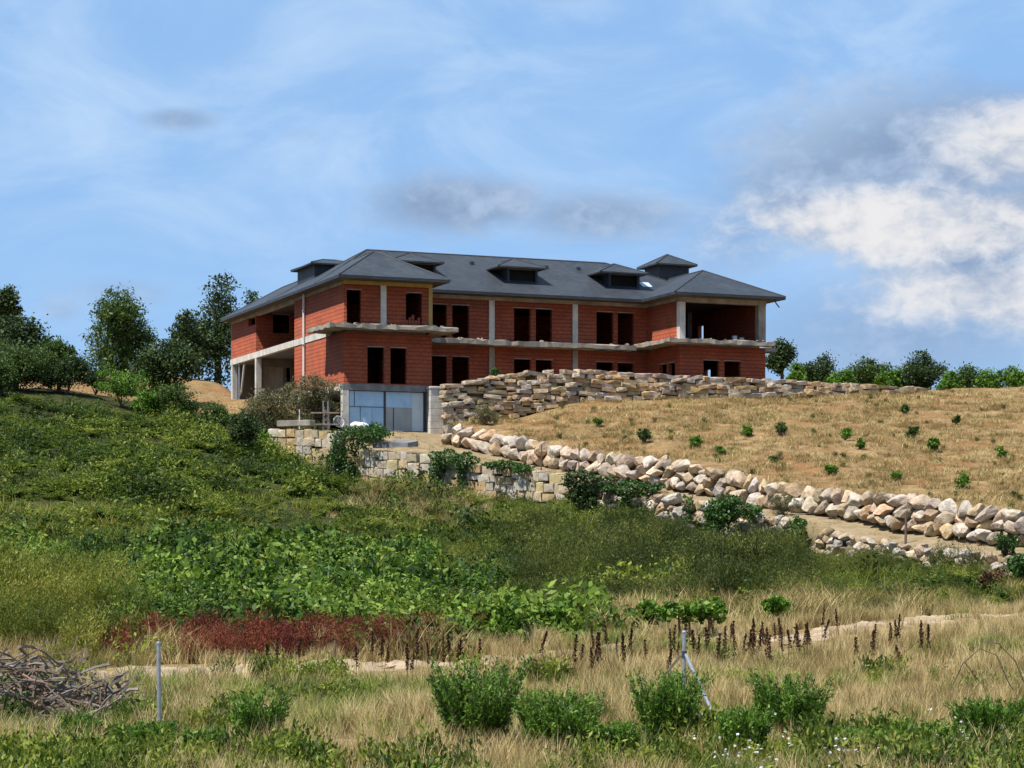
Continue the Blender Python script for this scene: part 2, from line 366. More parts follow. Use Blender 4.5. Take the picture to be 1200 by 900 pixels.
def grow(a, b, st, far):
    mid = list(np.arange(a, b, st)); lo = []; x = a; d = st
    while x > -far: d *= 1.6; x -= d; lo.append(x)
    hi = []; x = mid[-1]; d = st
    while x < far: d *= 1.6; x += d; hi.append(x)
    return np.array(lo[::-1]+mid+hi)
gx = grow(-34, 40, .32, 4000)
gy = np.concatenate([-np.array([4000, 1500, 500, 150, 50, 10.]), np.arange(2, 18, 2.), np.arange(18, 60, .45), np.arange(60, 150, .32), np.array([152, 156, 162, 175, 200, 260, 400, 800, 1600, 4000.])])
GX, GY = np.meshgrid(gx, gy); GZ = height(GX, GY)
far = np.maximum(np.maximum(np.abs(GX)-75, GY-190), 0); GZ = GZ-far*.02
nx, ny = len(gx), len(gy)
V = np.stack([GX.ravel(), GY.ravel(), GZ.ravel()], 1)
idx = np.arange(nx*ny).reshape(ny, nx)
Q = np.stack([idx[:-1, :-1].ravel(), idx[:-1, 1:].ravel(), idx[1:, 1:].ravel(), idx[1:, :-1].ravel()], 1)

def ground_build(T, p, col, vec):
    a = T.n('ShaderNodeAttribute', attribute_type='GEOMETRY', attribute_name='cover')
    sp = T.n('ShaderNodeSeparateColor'); T.set(sp.inputs[0], a.outputs['Color'])
    n_b, n_s, n_f = T.noise(vec, .35, 5), T.noise(vec, 1.6, 6, .65), T.noise(vec, 9, 5, .7)
    green = T.mix(T.step(n_s, .35, .65), (.022, .03, .009), (.06, .06, .02))
    straw = T.mix(T.step(n_s, .32, .66), (.33, .225, .11), (.19, .118, .05))
    straw = T.mix(T.m('MULTIPLY', T.step(n_b, .42, .68), .8), straw, (.24, .12, .05))
    straw = T.mix(T.m('MULTIPLY', T.step(n_f, .50, .62), .75), straw, (.10, .064, .028))
    track = T.mix(T.step(n_s, .35, .65), (.31, .24, .145), (.24, .175, .10))
    track = T.mix(T.m('MULTIPLY', T.step(n_f, .5, .7), .5), track, (.20, .165, .075))
    field = T.mix(T.step(n_s, .35, .65), (.36, .26, .135), (.20, .135, .062))
    c = T.mix(sp.outputs[0], green, straw); c = T.mix(sp.outputs[1], c, track); c = T.mix(sp.outputs[2], c, field)
    T.set(p.inputs['Base Color'], c)
    b = T.n('ShaderNodeBump'); b.inputs['Strength'].default_value = .9; b.inputs['Distance'].default_value = .2
    T.set(b.inputs['Height'], T.m('ADD', T.noise(vec, 3.5, 8, .7), T.m('MULTIPLY', n_s, .6))); T.set(p.inputs['Normal'], b.outputs[0])
mat('ground', (.2, .2, .1), rough=.98, spec=.1, coord='World', build=ground_build)
gme = mesh_np('ground', V, Q, 'ground')
ZN = zone(np.clip(GX, -60, 75), np.clip(GY, 8, 165)).ravel()
UU, VV = w2b(GX.ravel(), GY.ravel())
pxs = 600+F*GX.ravel()/np.maximum(GY.ravel(), 1); pys = HOR-F*GZ.ravel()/np.maximum(GY.ravel(), 1)
cov = np.zeros((nx*ny, 4), np.float32); cov[:, 3] = 1
sand_l = (ZN == 0) & (GY.ravel() > 118) & (GX.ravel() < -8)
cov[:, 0] = (ZN >= 2) | sand_l
cov[:, 1] = ZN == 1
fieldedge = np.interp(GX.ravel(), [-15, -9, -1, 5, 9.5, 13.6, 20], [44.5, 44.5, 46, 49, 53, 59, 63])
cov[:, 2] = np.clip((fieldedge+1-GY.ravel())/2, 0, 1)*(ZN == 0)
at_ = gme.attributes.new('cover', 'FLOAT_COLOR', 'POINT'); at_.data.foreach_set('color', cov.ravel())
gme.polygons.foreach_set('use_smooth', np.ones(len(gme.polygons), bool))
tag(link(bpy.data.objects.new('ground', gme)), 'hillside ground with dry straw slope, green bank and dry field', 'ground', kind='structure')

# sandy track crossing the field
pl = [at(p, 0, Y) for p, Y in ((-260,41.5),(100,42),(330,42.5),(575,44),(720,45.5),(870,47.2),(1060,51.5),(1200,57),(1330,62))]
V = []; Fc = []
N = 420; cum = np.concatenate([[0], np.cumsum([(pl[i+1]-pl[i]).xy.length for i in range(len(pl)-1)])])
ss = np.linspace(0, cum[-1], N); xs = np.interp(ss, cum, [p.x for p in pl]); ys = np.interp(ss, cum, [p.y for p in pl])
PW = 13; rp_ = np.random.default_rng(5)
for i in range(N):
    wd = 1.25+.3*math.sin(ss[i]*.9)+.2*math.sin(ss[i]*2.3)
    for k in range(PW):
        q = k/(PW-1)*2-1; t = q*wd; x, y = xs[i]-.15*t, ys[i]+t
        V.append((x, y, hz(x, y)+.035*(1-abs(q)**2*2.6)+rp_.normal()*.016+.02*math.sin(x*3.1+y*2.2)))
for i in range(N-1):
    for k in range(PW-1): Fc.append((i*PW+k, (i+1)*PW+k, (i+1)*PW+k+1, i*PW+k+1))
me = bpy.data.meshes.new('path'); me.from_pydata(V, [], Fc); me.materials.append(MATS['path_sand'])
tag(link(bpy.data.objects.new('path', me)), 'pale sandy track crossing the dry field', 'path', kind='structure')

# ------------------------------------------------------------------ the unfinished house
house = empty('unfinished_house', (OX, OY, 0), BR)
tag(house, 'abandoned unfinished two storey house of bare red brick under a dark slate roof', 'house')
ZG, ZS0, ZS1, ZB0, ZB1, ZW, ZE = 6.13, 8.32, 8.66, 11.42, 11.78, 13.98, 14.34
def wallmesh(name, axis, pos, th, a0, a1, zz0, zz1, holes, m='brick', parent=house):
    """wall sheet with thickness and real openings. axis 'u': runs along u at v=pos..pos+th; axis 'v': runs along v at u=pos..pos+th"""
    As = sorted({a0, a1, *[x for h in holes for x in h[:2] if a0 < x < a1]}); Zs = sorted({zz0, zz1, *[x for h in holes for x in h[2:] if zz0 < x < zz1]})
    na, nz = len(As)-1, len(Zs)-1
    full = [[not any(h[0]-1e-6 <= (As[i]+As[i+1])/2 <= h[1] and h[2] <= (Zs[j]+Zs[j+1])/2 <= h[3] for h in holes) for j in range(nz)] for i in range(na)]
    V = {}; L = []; Fc = []
    def vid(i, j, k):
        if (i, j, k) not in V:
            V[(i, j, k)] = len(L); d = pos+th*k
            L.append((As[i], d, Zs[j]) if axis == 'u' else (d, As[i], Zs[j]))
        return V[(i, j, k)]
    def fl(i, j): return 0 <= i < na and 0 <= j < nz and full[i][j]
    for i in range(na):
        for j in range(nz):
            if not full[i][j]: continue
            Fc.append((vid(i,j,0), vid(i+1,j,0), vid(i+1,j+1,0), vid(i,j+1,0))); Fc.append((vid(i,j+1,1), vid(i+1,j+1,1), vid(i+1,j,1), vid(i,j,1)))
            if not fl(i-1, j): Fc.append((vid(i,j,0), vid(i,j+1,0), vid(i,j+1,1), vid(i,j,1)))
            if not fl(i+1, j): Fc.append((vid(i+1,j,1), vid(i+1,j+1,1), vid(i+1,j+1,0), vid(i+1,j,0)))
            if not fl(i, j-1): Fc.append((vid(i,j,1), vid(i+1,j,1), vid(i+1,j,0), vid(i,j,0)))
            if not fl(i, j+1): Fc.append((vid(i,j+1,0), vid(i+1,j+1,0), vid(i+1,j+1,1), vid(i,j+1,1)))
    me = bpy.data.meshes.new(name); me.from_pydata(L, [], Fc); me.materials.append(MATS[m])
    bm = bmesh.new(); bm.from_mesh(me); bmesh.ops.recalc_face_normals(bm, faces=bm.faces); bm.to_mesh(me); bm.free()
    w = link(bpy.data.objects.new(name, me), parent)
    return w
def hbox(name, m, b, parent=house, bevel=0): return MB().box(*b).build(name, m, parent, bevel)
def openings(wl, holes, axis, pos, out=-1, lintel=True):
    """concrete lintel and rough sill of each opening, as sub-parts of its wall"""
    for a0, a1, b0, b1 in holes:
        d0, d1 = (pos-.012, pos+.2) if out < 0 else (pos, pos+.212)
        lb = (a0-.02, a1+.03, d0, d1, b1+.002, b1+.045) if axis == 'u' else (d0, d1, a0-.02, a1+.03, b1+.002, b1+.045)
        hbox('lintel', 'concrete', lb, wl)
T_ = .24
# left wing, front
lo = [(1.32, 2.26, 8.72, 10.66), (2.62, 3.54, 8.72, 10.66)]
up = [(.16, .97, 11.84, 13.68), (3.50, 4.43, 11.84, 13.66)]
wl = wallmesh('wall', 'u', 0, T_, 0, 4.99, ZS1, ZB0, lo); openings(wl, lo, 'u', 0)
wl = wallmesh('wall', 'u', 0, T_, 0, 4.99, ZB1, ZW, up); openings(wl, up, 'u', 0)
hbox('column', 'concrete_pale', (2.06, 2.38, -.045, .2, ZB1+.004, ZW-.004))
hbox('column', 'foam', (4.80, 5.02, -.035, .2, ZB1+.004, ZW-.004))
hbox('beam', 'foam', (-.02, 5.01, -.05, .25, ZW, ZE))
# part-bricked second opening and rubble left in the first
for i in range(5):
    hbox('brick', 'brick', (3.52+.17*i, 3.66+.17*i, .05, .17, ZB1+.06, ZB1+.42+.14*((i*7) % 3)))
# left wing, side
wallmesh('wall', 'v', 0.0, T_, T_+.003, 9.14, ZS1, ZB0, [])
wallmesh('wall', 'v', 0.0, T_, T_+.003, 9.14, ZB1, ZW, [])
hbox('beam', 'concrete', (-.04, .24, .253, 22.8, ZW, ZE))
hbox('beam', 'concrete_pale', (-.03, .24, 3.06, 9.14, ZB0+.002, ZB1-.002))
# recess (loggia) on the side and the rear block
rw = [(on_v(320, 17.2), on_v(340, 17.2), 12.98, 14.12)]
wl = wallmesh('wall', 'u', 17.2, T_, .243, 4.99, ZB1, ZE-.01, rw); openings(wl, rw, 'u', 17.2)
wallmesh('wall', 'u', 17.2, T_, .003, 4.99, ZS1, ZB0, [(.5, 2.2, ZS1, 10.9)], 'plaster_in')
wallmesh('wall', 'v', 3.2, T_, 9.14, 17.19, ZS1, ZB0, [(11, 15, ZS1, 10.9)])
wallmesh('wall', 'v', 3.2, T_, 9.14, 17.19, ZB1, ZE-.01, [])
wallmesh('wall', 'u', 8.9, T_, .25, 4.7, ZS1, ZB0, []); wallmesh('wall', 'u', 8.9, T_, .25, 4.7, ZB1, ZW, [])
sv = [(on_u(299, 0), on_u(291, 0), bz(381, 0, 18), bz(363, 0, 18))]
wl = wallmesh('wall', 'v', 0, T_, 17.2, 22.79, ZB1, ZW, sv)
hbox('beam', 'concrete_pale', (-.06, .24, 9.15, 23.0, ZB0, ZB1-.003))
wallmesh('wall', 'u', 22.8, T_, .0, 4.99, ZS1, ZE-.01, [], 'plaster_in')
for v in (17.0, 22.5): hbox('column', 'concrete_pale', (-.05, .28, v, v+.3, 8.2, ZB0-.002))
MB().tube([(.1, 22.3, 8.8), (.1, 20.9, 9.6), (.1, 20.2, 11.3)], .07).build('strut', 'concrete_pale', house)
MB().tube([(.1, 21.4, 8.8), (.1, 21.4, 11.4)], .06).build('prop', 'metal', house)
hbox('partition', 'plaster_in', (1.8, 2.0, 17.5, 22.7, ZS1, ZB0-.01))
# white rain pipe
MB().tube([(-.10, 7.0, 8.2), (-.10, 7.0, 14.2)], .065, 8).build('downpipe', 'pipe_white', house)
for z in (9.5, 11.3, 13.2): hbox('pipe_clip', 'metal', (-.18, -.001, 6.92, 7.08, z, z+.05))
# middle
mu = [(6.25, 7.44), (7.78, 8.79), (11.56, 12.59), (12.91, 13.93), (16.74, 17.83), (18.11, 19.16)]
lo = [(a, b, 8.72, 10.70) for a, b in mu]; up = [(a, b, ZB1-.1, 13.62) for a, b in mu]
wl = wallmesh('wall', 'u', 4.2, T_, 4.99, 20.0, ZS1, ZB0-.1, lo); openings(wl, lo, 'u', 4.2)
wl = wallmesh('wall', 'u', 4.2, T_, 4.99, 20.0, ZB1-.1, ZW, up); openings(wl, up, 'u', 4.2)
hbox('beam', 'concrete', (4.99, 20.0, 4.15, 4.44, ZW, ZE))
for u in (10.0, 15.2):
    hbox('column', 'concrete_pale', (u, u+.33, 4.13, 4.4, ZB1-.096, ZW-.004)); hbox('column', 'concrete', (u, u+.33, 4.13, 4.4, ZS1, ZB0-.104))
wallmesh('wall', 'v', 4.75, T_, .25, 12.5, ZS1, ZB0-.003, [(6, 8, ZS1, 10.7)]); wallmesh('wall', 'v', 4.75, T_, .25, 12.5, ZB1, ZW, [(6, 8, ZB1, 13.7)])
# right wing
sm = [(.58, 1.44, 9.0, 10.5), (1.66, 2.6, 9.0, 10.5)]
wl = wallmesh('wall', 'v', 20.0, T_, T_+.003, 12.5, ZS1, ZB0, sm+[(7, 9, ZS1, 10.7)]); openings(wl, sm, 'v', 20.0)
wallmesh('wall', 'v', 20.0, T_, T_+.13, 12.5, ZB1, ZW, [])
lo = [(21.53, 22.55, 8.72, 10.62), (22.88, 23.93, 8.72, 10.62)]
wl = wallmesh('wall', 'u', 0, T_, 20.0, 25.55, ZS1, ZB0, lo); openings(wl, lo, 'u', 0)
hbox('column', 'concrete_pale', (20.0, 20.36, -.02, .36, ZB1, ZW-.003)); hbox('column', 'concrete', (25.10, 25.57, -.02, .40, ZB1, ZW-.003))
hbox('beam', 'concrete', (19.97, 25.58, -.06, .3, ZW-.08, ZE)); hbox('beam', 'concrete', (19.96, 20.24, .303, 4.148, ZW, ZE))
va, vb = on_u(824.3, 25.31), on_u(818.2, 25.31); vc, vd = on_u(832.5, 25.31), on_u(825.5, 25.31)
wallmesh('wall', 'v', 25.31, T_, .41, 12.5, ZS1, ZB0, [(vc, vd, 8.72, bz(432.5, 25.3, vc))]); wallmesh('wall', 'v', 25.31, T_, .41, 12.5, ZB1, ZE, [(va, vb, bz(397.5, 25.3, va), bz(381, 25.3, va))])
hbox('column', 'concrete_dark', (23.6, 23.9, 6, 6.3, ZB1, ZE-.3))
# back
wallmesh('wall', 'u', 12.5, T_, 3.2, 25.55, ZS1, ZB0, []); wallmesh('wall', 'u', 12.5, T_, 3.2, 25.55, ZB1, ZE, [])
wallmesh('wall', 'v', 4.75, T_, 12.75, 22.8, ZS1, ZE, [])
# floors
for nm, z0_, z1_ in (('floor_slab', ZS0, ZS1), ('floor_slab', ZB0, ZB1)):
    hbox(nm, 'concrete_dark', (.26, 4.74, .26, 22.5, z0_+.004, z1_-.05)); hbox(nm, 'concrete_dark', (5.0, 25.3, 4.45, 12.48, z0_+.004-.1*(z0_ > 10), z1_-.05-.1*(z0_ > 10))); hbox(nm, 'concrete_dark', (20.25, 25.3, .26, 4.44, z0_+.004, z1_-.05))
# balconies: rough slabs with ragged, broken edges
def slab(name, poly, z0_, z1_, m='concrete', seed=1):
    r = random.Random(seed); P = []
    n = len(poly)
    for i in range(n):
        a, b = Vector(poly[i]), Vector(poly[(i+1) % n]); k = max(1, int((b-a).length/.35))
        for j in range(k):
            p = a.lerp(b, j/k)
            if j: p += Vector((r.uniform(-.06, .06), r.uniform(-.06, .06)))
            P.append(p)
    V = [(p.x, p.y, z0_+r.uniform(-.035, .05)) for p in P]+[(p.x+r.uniform(-.015, .015), p.y+r.uniform(-.015, .015), z1_+r.uniform(-.09, .03)) for p in P]
    N = len(P); Fc = [tuple(reversed(range(N))), tuple(range(N, 2*N))]+[(i, (i+1) % N, N+(i+1) % N, N+i) for i in range(N)]
    return MB().poly(V, Fc).build(name, m, house)
slab('balcony_slab', [(-1.1, -1.0), (6.15, -1.0), (6.15, 3.25), (5.0, 3.25), (5.0, .0), (0, 0), (0, 3.05), (-1.1, 3.05)], ZB0+.12, ZB1+.02, seed=1)
slab('balcony_slab', [(5.0, 3.26), (18.85, 3.26), (18.85, 4.2), (5.0, 4.2)], ZB0-.05, ZB1-.13, seed=2)
slab('balcony_slab', [(18.86, -1.0), (25.62, -1.0), (25.62, .0), (20.0, .0), (20.0, 4.2), (18.86, 4.2)], ZB0+.07, ZB1-.04, seed=3)
slab('balcony_slab', [(25.56, 1.6), (27.25, 1.6), (27.25, 5.2), (25.56, 5.2)], ZB0+.02, ZB1-.12, seed=4)
for k in range(34):      # broken mortar and rubble left lying along the balcony edges
    r = random.Random(k+50); side = k % 3
    u, v = ((r.uniform(-.9, 5.8), r.uniform(-.85, -.3)), (r.uniform(6, 18.5), r.uniform(3.35, 3.7)), (r.uniform(19.2, 25), r.uniform(-.85, -.35)))[side]
    zt = (ZB1+.02, ZB1-.13, ZB1-.04)[side]; s = r.uniform(.05, .12)
    bm = bmesh.new(); bmesh.ops.create_icosphere(bm, subdivisions=1, radius=s)
    for q in bm.verts: q.co *= r.uniform(.6, 1.2)
    me = bpy.data.meshes.new('rubble'); bm.to_mesh(me); bm.free(); me.materials.append(MATS['concrete'])
    o = link(bpy.data.objects.new('rubble', me), house); o.location = (u, v, zt+s*.35); o.scale = (2.2, 1.2, .8); o.rotation_euler = (0, 0, r.uniform(0, 3))
# garage
hbox('beam', 'concrete_dark', (-.10, 5.0, -.12, .26, ZS0, ZS1-.003))
hbox('beam', 'concrete_pale', (-.11, .259, .262, 9.1, ZS0, ZS1-.003))
hbox('column', 'concrete_pale', (-.10, .24, -.115, .25, ZG-.2, ZS0-.002)); hbox('column', 'concrete_dark', (4.66, 4.99, -.05, .25, ZG-.2, ZS0-.002))
for v in (3.2, 6.4, 8.84): hbox('column', 'concrete', (-.05, .24, v, v+.28, ZG-.2, ZS0-.002))
hbox('wall', 'concrete_dark', (4.76, 4.98, .26, 9.0, ZG-.2, ZS0-.002)); hbox('wall', 'unlit_interior', (.25, 4.7, 8.9, 9.12, ZG-.2, ZS0-.002))
wallmesh('wall', 'v', 0.0, .2, 6.69, 8.83, ZG-.2, ZS0-.002, [], 'concrete')
hbox('floor_slab', 'concrete', (-.05, 4.75, -.3, 8.88, ZG-.25, ZG+.02))
gd = empty('garage_screen'); gd.parent = house
fr = MB()
for u0, u1 in ((.25, .31), (2.26, 2.37), (4.52, 4.62)): fr.box(u0, u1, .02, .12, ZG+.03, ZS0-.03)
fr.box(.312, 2.258, .03, .11, 7.44, 7.465); fr.box(.25, 4.62, .025, .115, ZS0-.028, ZS0-.004)
fr.box(.60, .618, .03, .11, 7.467, 8.28); fr.box(.93, .945, .03, .11, 6.2, 7.438); fr.box(2.80, 2.83, .03, .11, 6.2, 7.438)
fr.build('frame', 'dark_metal', gd)
for i, (u0, u1, z0_, z1_, pm) in enumerate(((.312, .598, 7.467, 8.285, 'pane_blue'), (.62, 2.255, 7.467, 8.285, 'pane_blue'), (.312, .928, 6.25, 7.437, 'pane_blue'), (.947, 1.60, 6.25, 7.437, 'pane_blue'), (1.61, 2.255, 6.25, 7.437, 'pane_blue'),
        (2.375, 3.87, 7.45, 8.285, 'pane_blue'), (3.875, 4.515, 6.2, 8.285, 'pane_pale'), (2.375, 2.797, 6.2, 7.44, 'pane_grey'), (2.832, 3.87, 6.2, 7.44, 'pane_grey'))):
    hbox('pane', pm, (u0, u1, .06+.003*(i % 4), .075+.003*(i % 4), z0_, z1_), gd)
# roofs: hipped slate
def hip(name, u0, u1, v0, v1, ze, zr, axis, r0, r1, parent=house, m='slate', th=.16):
    """hipped roof; ridge runs along `axis` from r0 to r1 at height zr"""
    if axis == 'v': c_ = (u0+u1)/2; ra, rb = (c_, r0, zr), (c_, r1, zr)
    else: c_ = (v0+v1)/2; ra, rb = (r0, c_, zr), (r1, c_, zr)
    V = [(u0,v0,ze-th),(u1,v0,ze-th),(u1,v1,ze-th),(u0,v1,ze-th),(u0,v0,ze),(u1,v0,ze),(u1,v1,ze),(u0,v1,ze),ra,rb]
    if axis == 'v': top = [(4,5,8),(5,6,9,8),(6,7,9),(7,4,8,9)]
    else: top = [(4,5,9,8),(5,6,9),(6,7,8,9),(7,4,8)]
    me_ = MB().poly(V, [(0,1,5,4),(1,2,6,5),(2,3,7,6),(3,0,4,7)]+top).build(name, m, parent)
    MB().poly([(u0+.03,v0+.03,ze-th),(u1-.03,v0+.03,ze-th),(u1-.03,v1-.03,ze-th),(u0+.03,v1-.03,ze-th)], [(3,2,1,0)]).build('soffit', 'soffit', me_)
    caps = MB(); E = [V[4], V[5], V[6], V[7]]
    prs = [(E[0], ra), (E[1], ra if axis == 'v' else rb), (E[2], rb), (E[3], rb if axis == 'v' else ra), (ra, rb)]
    for a, b in prs:
        a, b = Vector(a)+Vector((0, 0, .01)), Vector(b)+Vector((0, 0, .01))
        if (b-a).length > .05: caps.tube([a, b], .045, 5)
    caps.build('ridge_cap', 'slate_cap', me_)
    return me_
ZR = 14.34
mr = hip('roof', -.58, 26.28, 3.24, 12.9, ZR, 17.02, 'u', 3.98, 19.1)
hip('roof', -.60, 5.64, -1.05, 23.4, ZR-.006, 16.14, 'v', 2.42, 20.3)
hip('roof', 19.17, 26.30, -1.05, 12.95, ZR-.009, 16.08, 'v', 2.42, 9.5)
# ridge vents and a skylight on the main roof
for u, v in ((7.6, 7.0), (9.9, 6.9), (12.2, 7.0), (14.6, 6.9), (16.7, 6.95), (3.4, 2.2+1.2)):
    z = ZR+(v-3.24)*(17.02-ZR)/4.83
    if u > 4: MB().box(u, u+.22, v-.12, v+.12, z-.1, z+.13).build('roof_vent', 'dark_metal', mr)
v = 5.0; z = ZR+(v-3.24)*.555
MB().poly([(20.1, v, z+.03), (20.75, v, z+.03), (20.75, v+.55, z+.335), (20.1, v+.55, z+.335), (20.1, v, z-.1), (20.75, v, z-.1), (20.75, v+.55, z), (20.1, v+.55, z)], [(0,1,2,3),(0,4,5,1),(1,5,6,2),(3,7,4,0),(2,6,7,3)]).build('skylight', 'pane_pale', mr)
# dormers
for u0, u1 in ((4.95, 7.0), (11.38, 13.28), (17.8, 19.8)):
    d = empty('dormer'); d.parent = house; um = (u0+u1)/2
    MB().box(u0, u0+.14, 4.78, 7.0, 15.0, 15.96).build('cheek', 'slate', d); MB().box(u1-.14, u1, 4.78, 7.0, 15.0, 15.96).build('cheek', 'slate', d)
    MB().box(u0+.142, u1-.142, 4.95, 5.05, 14.9, 15.94).build('opening', 'unlit_interior', d)  # solid panel, its dark colour standing in for the unlit attic
    MB().box(u0, u1, 4.74, 4.9, 15.90, 16.0).build('lintel', 'concrete_dark', d)
    hip('dormer_roof', u0-.75, u1+.35, 4.35, 9.2, 16.02, 16.66, 'v', 5.75, 7.9, d, th=.09)
# two little roof turrets
t = empty('roof_turret'); t.parent = house
hbox('turret_wall', 'slate', (22.2, 24.2, 7.0, 9.0, 15.2, 16.98), t); hip('turret_roof', 21.85, 24.6, 6.65, 9.4, 17.02, 17.74, 'v', 7.98, 8.07, t, th=.09)
t = empty('roof_turret'); t.parent = house
hbox('turret_wall', 'slate', (1.35, 4.2, 9.6, 13.0, 15.0, 16.26), t); hip('turret_roof', 1.05, 4.5, 9.3, 13.4, 16.32, 16.78, 'u', 2.4, 3.2, t, th=.09)
# roof gutter rag hanging at the right corner
MB().tube([(25.6, -.9, 14.2), (25.75, -.9, 13.95), (25.95, -.92, 13.72)], .035).build('torn_membrane', 'dark_metal', house)
# gate pier of pale concrete blocks beside the garage
pier = empty('block_pier', (*b2w(4.64, -.72), 0), BR); tag(pier, 'pale concrete block pier between the garage front and the rough stone bank', 'pier')
for k in range(7):
    for q in range(2):
        sh = 0 if k % 2 else .12
        x0 = .0 if q == 0 else .36+sh; x1 = .352+sh if q == 0 else .76
        MB().box(x0, x1, 0, .42, 5.98+k*.355, 5.98+k*.355+.345).build('concrete_block', 'concrete_pale', pier, .012)
MB().box(-.04, .82, -.05, .48, 8.468, 8.60).build('cap', 'concrete_pale', pier, .02)

# ------------------------------------------------------------------ stone walls, stone by stone
def hull_mesh(name, m, seed, kind):
    r = random.Random(seed); bm = bmesh.new(); P = []
    if kind == 'boulder':
        bmesh.ops.create_icosphere(bm, subdivisions=3, radius=.60)
        pl_ = []
        for k in range(17):
            d = Vector((r.gauss(0, 1), r.gauss(0, 1), r.gauss(0, 1))).normalized(); pl_.append((d, r.uniform(.30, .46)))
        ph = [Vector((r.gauss(0, 1), r.gauss(0, 1), r.gauss(0, 1)))*6 for _ in range(5)]
        for v in bm.verts:
            for d, q in pl_:
                e = v.co.dot(d)-q
                if e > 0: v.co -= d*e*.98
            n_ = sum(math.sin(v.co.dot(p)*(1+i*.8)+i) for i, p in enumerate(ph))/5
            v.co *= 1+.045*n_+r.uniform(-.012, .012)
        me = bpy.data.meshes.new(name); bm.to_mesh(me); bm.free(); me.materials.append(MATS[m]); return me
    else:
        j = .075 if kind == 'block' else .13
        for x in (-.5, .5):
            for y in (-.5, .5):
                for z in (-.5, .5): P.append(Vector((x*(1-r.uniform(0, j*1.6)), y*(1-r.uniform(0, j)), z*(1-r.uniform(0, j*2)))))
        for k in range(10 if kind == 'flat' else 8):
            v = Vector((r.uniform(-.46, .46), r.uniform(-.46, .46), r.uniform(-.46, .46))); a = r.randrange(3); v[a] = math.copysign(.5+r.uniform(-.02, .05), v[a]); P.append(v)
    for p in P: bm.verts.new(p)
    bmesh.ops.convex_hull(bm, input=bm.verts)
    bmesh.ops.delete(bm, geom=[v for v in bm.verts if not v.link_faces], context='VERTS')
    bmesh.ops.recalc_face_normals(bm, faces=bm.faces)
    me = bpy.data.meshes.new(name); bm.to_mesh(me); bm.free(); me.materials.append(MATS[m]); return me
BOUL = [hull_mesh('boulder', 'rock', s, 'boulder') for s in range(14)]
FLAT = [hull_mesh('stone', 'flat_rock', 40+s, 'flat') for s in range(12)]
BLOK = [hull_mesh('stone_block', 'block_stone', 80+s, 'block') for s in range(12)]
def sampler(L):
    d = np.concatenate([[0], np.cumsum(np.hypot(np.diff(L[:, 0]), np.diff(L[:, 1])))])
    def f(s):
        p = [float(np.interp(s, d, L[:, k])) for k in range(4)]; e = .3
        q = [float(np.interp(s+e, d, L[:, k]))-float(np.interp(s-e, d, L[:, k])) for k in range(2)]
        n = math.hypot(*q) or 1; return p, (q[0]/n, q[1]/n)
    return f, d
def stone_wall(root, L, s0, s1, meshes, name, wr, ch0, depth, batter, r, fill=1.0, tilt=.08, over=1.12, dep_j=.1, nmin=1):
    """courses that divide the wall's own height at each place"""
    f, d = sampler(L); n = 0
    for course in range(14):
        s = s0-r.uniform(0, wr[0]); hit = False
        while s < s1:
            wd = r.uniform(*wr)*r.choice((.7, 1, 1, 1.25)); (x, y, t, b), (tx, ty) = f(min(max(s+wd/2, s0), s1))
            hgt = max(t-b, .12); nc = max(nmin, round(hgt/ch0)); ch = hgt/nc
            if course < nc:
                hit = True
                if r.random() < fill:
                    o = bpy.data.objects.new(name, r.choice(meshes)); COL.objects.link(o); o.parent = root
                    back = course*ch*batter+r.uniform(-dep_j, dep_j)*.5; ox, oy = ty, -tx
                    k = r.uniform(.86, 1.16)
                    o.location = (x-ox*(back-.12), y-oy*(back-.12), b+ch*(course+.5)+r.uniform(-.1, .1)*ch); o.scale = (wd*over, depth*r.uniform(.85, 1.15), ch*k*over)
                    o.rotation_euler = (r.uniform(-tilt, tilt), r.uniform(-tilt, tilt), math.atan2(ty, tx)+r.uniform(-tilt, tilt)*1.5); n += 1
            s += wd
        if not hit: break
    return n
def core(root, L, s0, s1, off, th, drop=.25, bat=.0):
    f, d = sampler(L); V = []; Fc = []; N = max(2, int((s1-s0)/.8))
    for i in range(N+1):
        (x, y, t, b), (tx, ty) = f(s0+(s1-s0)*i/N); ox, oy = ty, -tx
        for a, z in ((off, b-.6), (off-bat*(t-b), t-drop), (off-th-bat*(t-b), t-drop), (off-th, b-.6)): V.append((x+ox*a, y+oy*a, z))
    for i in range(N):
        for k in range(4): Fc.append((i*4+k, i*4+(k+1) % 4, (i+1)*4+(k+1) % 4, (i+1)*4+k))
    Fc += [(0, 1, 2, 3), (N*4+3, N*4+2, N*4+1, N*4)]
    MB().poly(V, Fc).build('core', 'core_soil', root)
r = random.Random(11)
dB = sampler(LB)[1]; dA = sampler(LA)[1]; dC = sampler(LC)[1]
wall_b = tag(empty('boulder_wall'), 'long retaining wall of big pale boulders holding up the dry straw slope', 'wall')
k1 = stone_wall(wall_b, LB, 0, dB[-2]+2, BOUL, 'boulder', (.48, .95), .45, .8, .35, r, tilt=.5, over=1.22, dep_j=.3, nmin=2); core(wall_b, LB, 0, dB[-1], .12, .8, .3, .35)
wall_c = tag(empty('dry_stone_wall'), 'rough terrace wall of flat brown stones below the house windows', 'wall')
k2 = stone_wall(wall_c, LC, 0, dC[-1], FLAT, 'stone', (.38, 1.0), .235, .6, .12, r, tilt=.13, over=1.05, dep_j=.3); core(wall_c, LC, .2, dC[-1], .1, .6, .25, .1)
